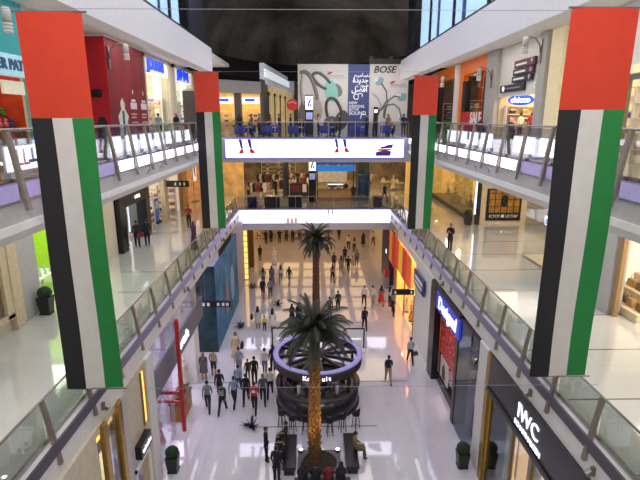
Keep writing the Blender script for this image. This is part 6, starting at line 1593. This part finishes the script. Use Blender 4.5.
# seated around the palm
Q = 'seated on the long black bench beside the palm platform'
person('man in black seated at the kiosk end of the huddle on the black bench', -1.22, 19.5, 0, PI/2, 'sit', '#15151a', '#18181e')
person('woman in black headscarf in the middle of the huddle on the black bench', -1.22, 18.85, 0, PI/2, 'sit', '#1a171c', '#17171c', hair='scarf')
person('man in dark grey seated nearest the camera on the huddle bench', -1.22, 18.2, 0, PI/2, 'sit', '#1d1d24', '#16161c')
person('person in black standing over the huddle on the black bench', -2.05, 18.6, 0, -PI/2, 'stand', '#141419', '#141419', h=.98)
person('person in black jacket standing at the picture bottom before the huddle bench', -1.5, 17.3, 0, -.4, 'stand', '#18181e', '#15151a')
person('person in tan top sitting alone on the bench beyond the palm, reaching out', 1.9, 18.7, 0, -PI/2, 'sit', '#8a7050', '#6d5a44', hc='black')
for k, (x, c, hr, lb) in enumerate(((-.4, '#23222a', 'scarf', 'woman in dark headscarf seated at the bottom edge, nearest the huddle'), (.12, '#1e1e26', 'short', 'man in dark jacket seated at the bottom edge before the palm trunk'), (.66, '#7a2a30', 'short', 'person in red top seated at the bottom edge with bare head'), (1.16, '#1a1a20', 'scarf', 'woman in black headscarf seated at the bottom edge, nearest the single sitter'))):
    person(lb, x, 16.75, 0, UP if False else PI*0, 'sit', c, '#1c1c22', hair=hr)
# kiosk staff
person('kiosk worker in white shirt standing inside the round kiosk', 1.25, 23.1, .12, .6, 'stand', '#d9d6d2', '#1c1c22', hc='black')
person('kiosk worker in dark apron inside the round kiosk near the crowd', -.9, 23.4, .12, 2.2, 'stand', '#3a3440', '#1c1c22')
# first floor
person('person in dark grey jacket of the pair at the black portal, nearest the glass', -11.0, 29.9, L1, .3, 'stand', '#33302f', '#1a1a1f')
person('person in black top of the pair at the black portal', -10.5, 30.3, L1, .5, 'stand', '#1d1d22', '#1a1a1f', hc='black')
bag(-10.75, 29.75, L1+.72, '#7a2420', 'dark red bag hanging between the pair at the black portal', None, .4, .9)
person('man in red shirt reading his phone on the first floor', -9.11, 35.5, L1, NB, 'phone', '#9a2430', '#1c1c24', arm='skin')
person('woman in plum headscarf and coat leaning at the first floor railing', -7.35, 29.6, L1, -1.2, 'stand', '#4d2a40', '#4d2a40', hair='scarf', hc='#5a2f48', robe='#4d2a40')
person('man in black suit standing at the first floor railing with folded hands', 8.5, 28.7, L1, 2.5, 'phone', '#15151a', '#15151a')
person('barista in black behind the light wooden coffee counter', 3.5, 48.9, L1, NB, 'stand', '#1b1b22', '#1b1b22')
person('shopper in dark plum beyond the lift on the first floor', 6.2, 52.0, L1, .3, 'stand', '#3a2c3a', '#22222a', hair='long')
person('shopper in white top near the second clothes rack on the first floor', -1.9, 54, L1, .5, 'stand', '#d0ccc8', '#2b2b34', hair='long')
person('shopper in black pushing along the second clothes rack', -3.8, 51.5, L1, -.8, 'stand', '#1d1d24', '#1d1d24')
person('shopper in tan coat beside the gold wall on the first floor', -6.3, 48.6, L1, .8, 'stand', '#a88a62', '#2b2b34', hair='long')
person('shopper in navy top in front of the glass lift shaft', 7.2, 47.2, L1, .4, 'walk', '#26304a', '#20222c')
person('shopper in grey hoodie between the clothes racks and the dark post', -2.0, 57.0, L1, -.4, 'stand', '#7a7a82', '#2b2b34')
person('customer in black waiting at the light wooden coffee counter', 4.1, 47.0, L1, -.3, 'stand', '#1b1b22', '#26262e', hair='long')
# second floor
person('woman in black with yellow scarf end standing by the blue lettered shop', -10.0, 37.2, L2, PI*.9, 'stand', '#1b1b20', '#1b1b20', hair='long')
person('person in pale blue shirt beside the red hoarding end', -10.6, 34.9, L2, .4, 'stand', '#7fa6bd', '#2b2d38')
person('person in cream top standing in the warm shop below the directory wall', 13.7, 32.4, L2, .3, 'stand', '#e6dccb', '#3a3436')
person('person in red top standing in the warm shop below the directory wall', 14.5, 32.6, L2, -.6, 'stand', '#b02a2a', '#2a2a32')
CG = [(-5.8, 40.6, '#1d1d24', 'black', 'beside the far flag'), (-4.9, 41.3, '#3a2f2c', 'brown', 'by the warm lit shop'), (-4.2, 40.8, '#8a6a5a', 'tan', 'near the warm lit shop'), (-3.4, 41.4, '#7a4a4a', 'rust', 'left of the totem'), (-2.6, 40.7, '#23263a', 'navy', 'close to the totem'), (-1.7, 41.6, '#1b1b22', 'charcoal', 'just before the totem'), (.6, 41.2, '#b98a8a', 'dusty pink', 'under the dark headphones'), (2.4, 41.5, '#2a2430', 'plum', 'under the teal headphones'), (4.6, 41.0, '#2d3448', 'slate', 'below the navy text panel'), (6.4, 41.4, '#6f6a62', 'khaki', 'below the earphones'), (7.6, 40.8, '#1d2430', 'dark blue', 'at the earphone end')]
for k, (x, y, c, cn, pl) in enumerate(CG):
    person('cafe guest in %s standing on the bridge %s' % (cn, pl.replace('left of', 'a step before')), x, y, L2, random.uniform(-2.5, 2.5), 'stand', c, '#25242c', hair='long' if k % 3 == 0 else 'short')
for k in (0, 2, 3, 5):
    x, y = tabs[k]
    person('cafe guest in %s seated at the cafe table %s' % (['grey', 'wine', 'black', 'teal', 'blue', 'sand'][k], TN[k]), x+.35, y+.86, L2, PI, 'sit', ['#777780', '#5a2430', '#1c1c22', '#2c5560', '#34466e', '#b09a78'][k], '#23232b', hair='short')

# ------------------------------------------------------------------ camera
cam = D.cameras.new('camera'); co = D.objects.new('camera', cam); COL.objects.link(co)
cam.sensor_width = 36; cam.lens = 485/640*36; cam.clip_end = 300
co.location = (0, 0, 14.8); co.rotation_euler = (math.radians(90-14.1), 0, -math.atan(9/500))
SC.camera = co
SC.view_settings.view_transform = 'Standard'; SC.view_settings.look = 'None'; SC.view_settings.exposure = 0
SC.cycles.use_denoising = True; SC.cycles.max_bounces = 8; SC.cycles.diffuse_bounces = 3; SC.cycles.transparent_max_bounces = 16
SC.cycles.sample_clamp_indirect = 6
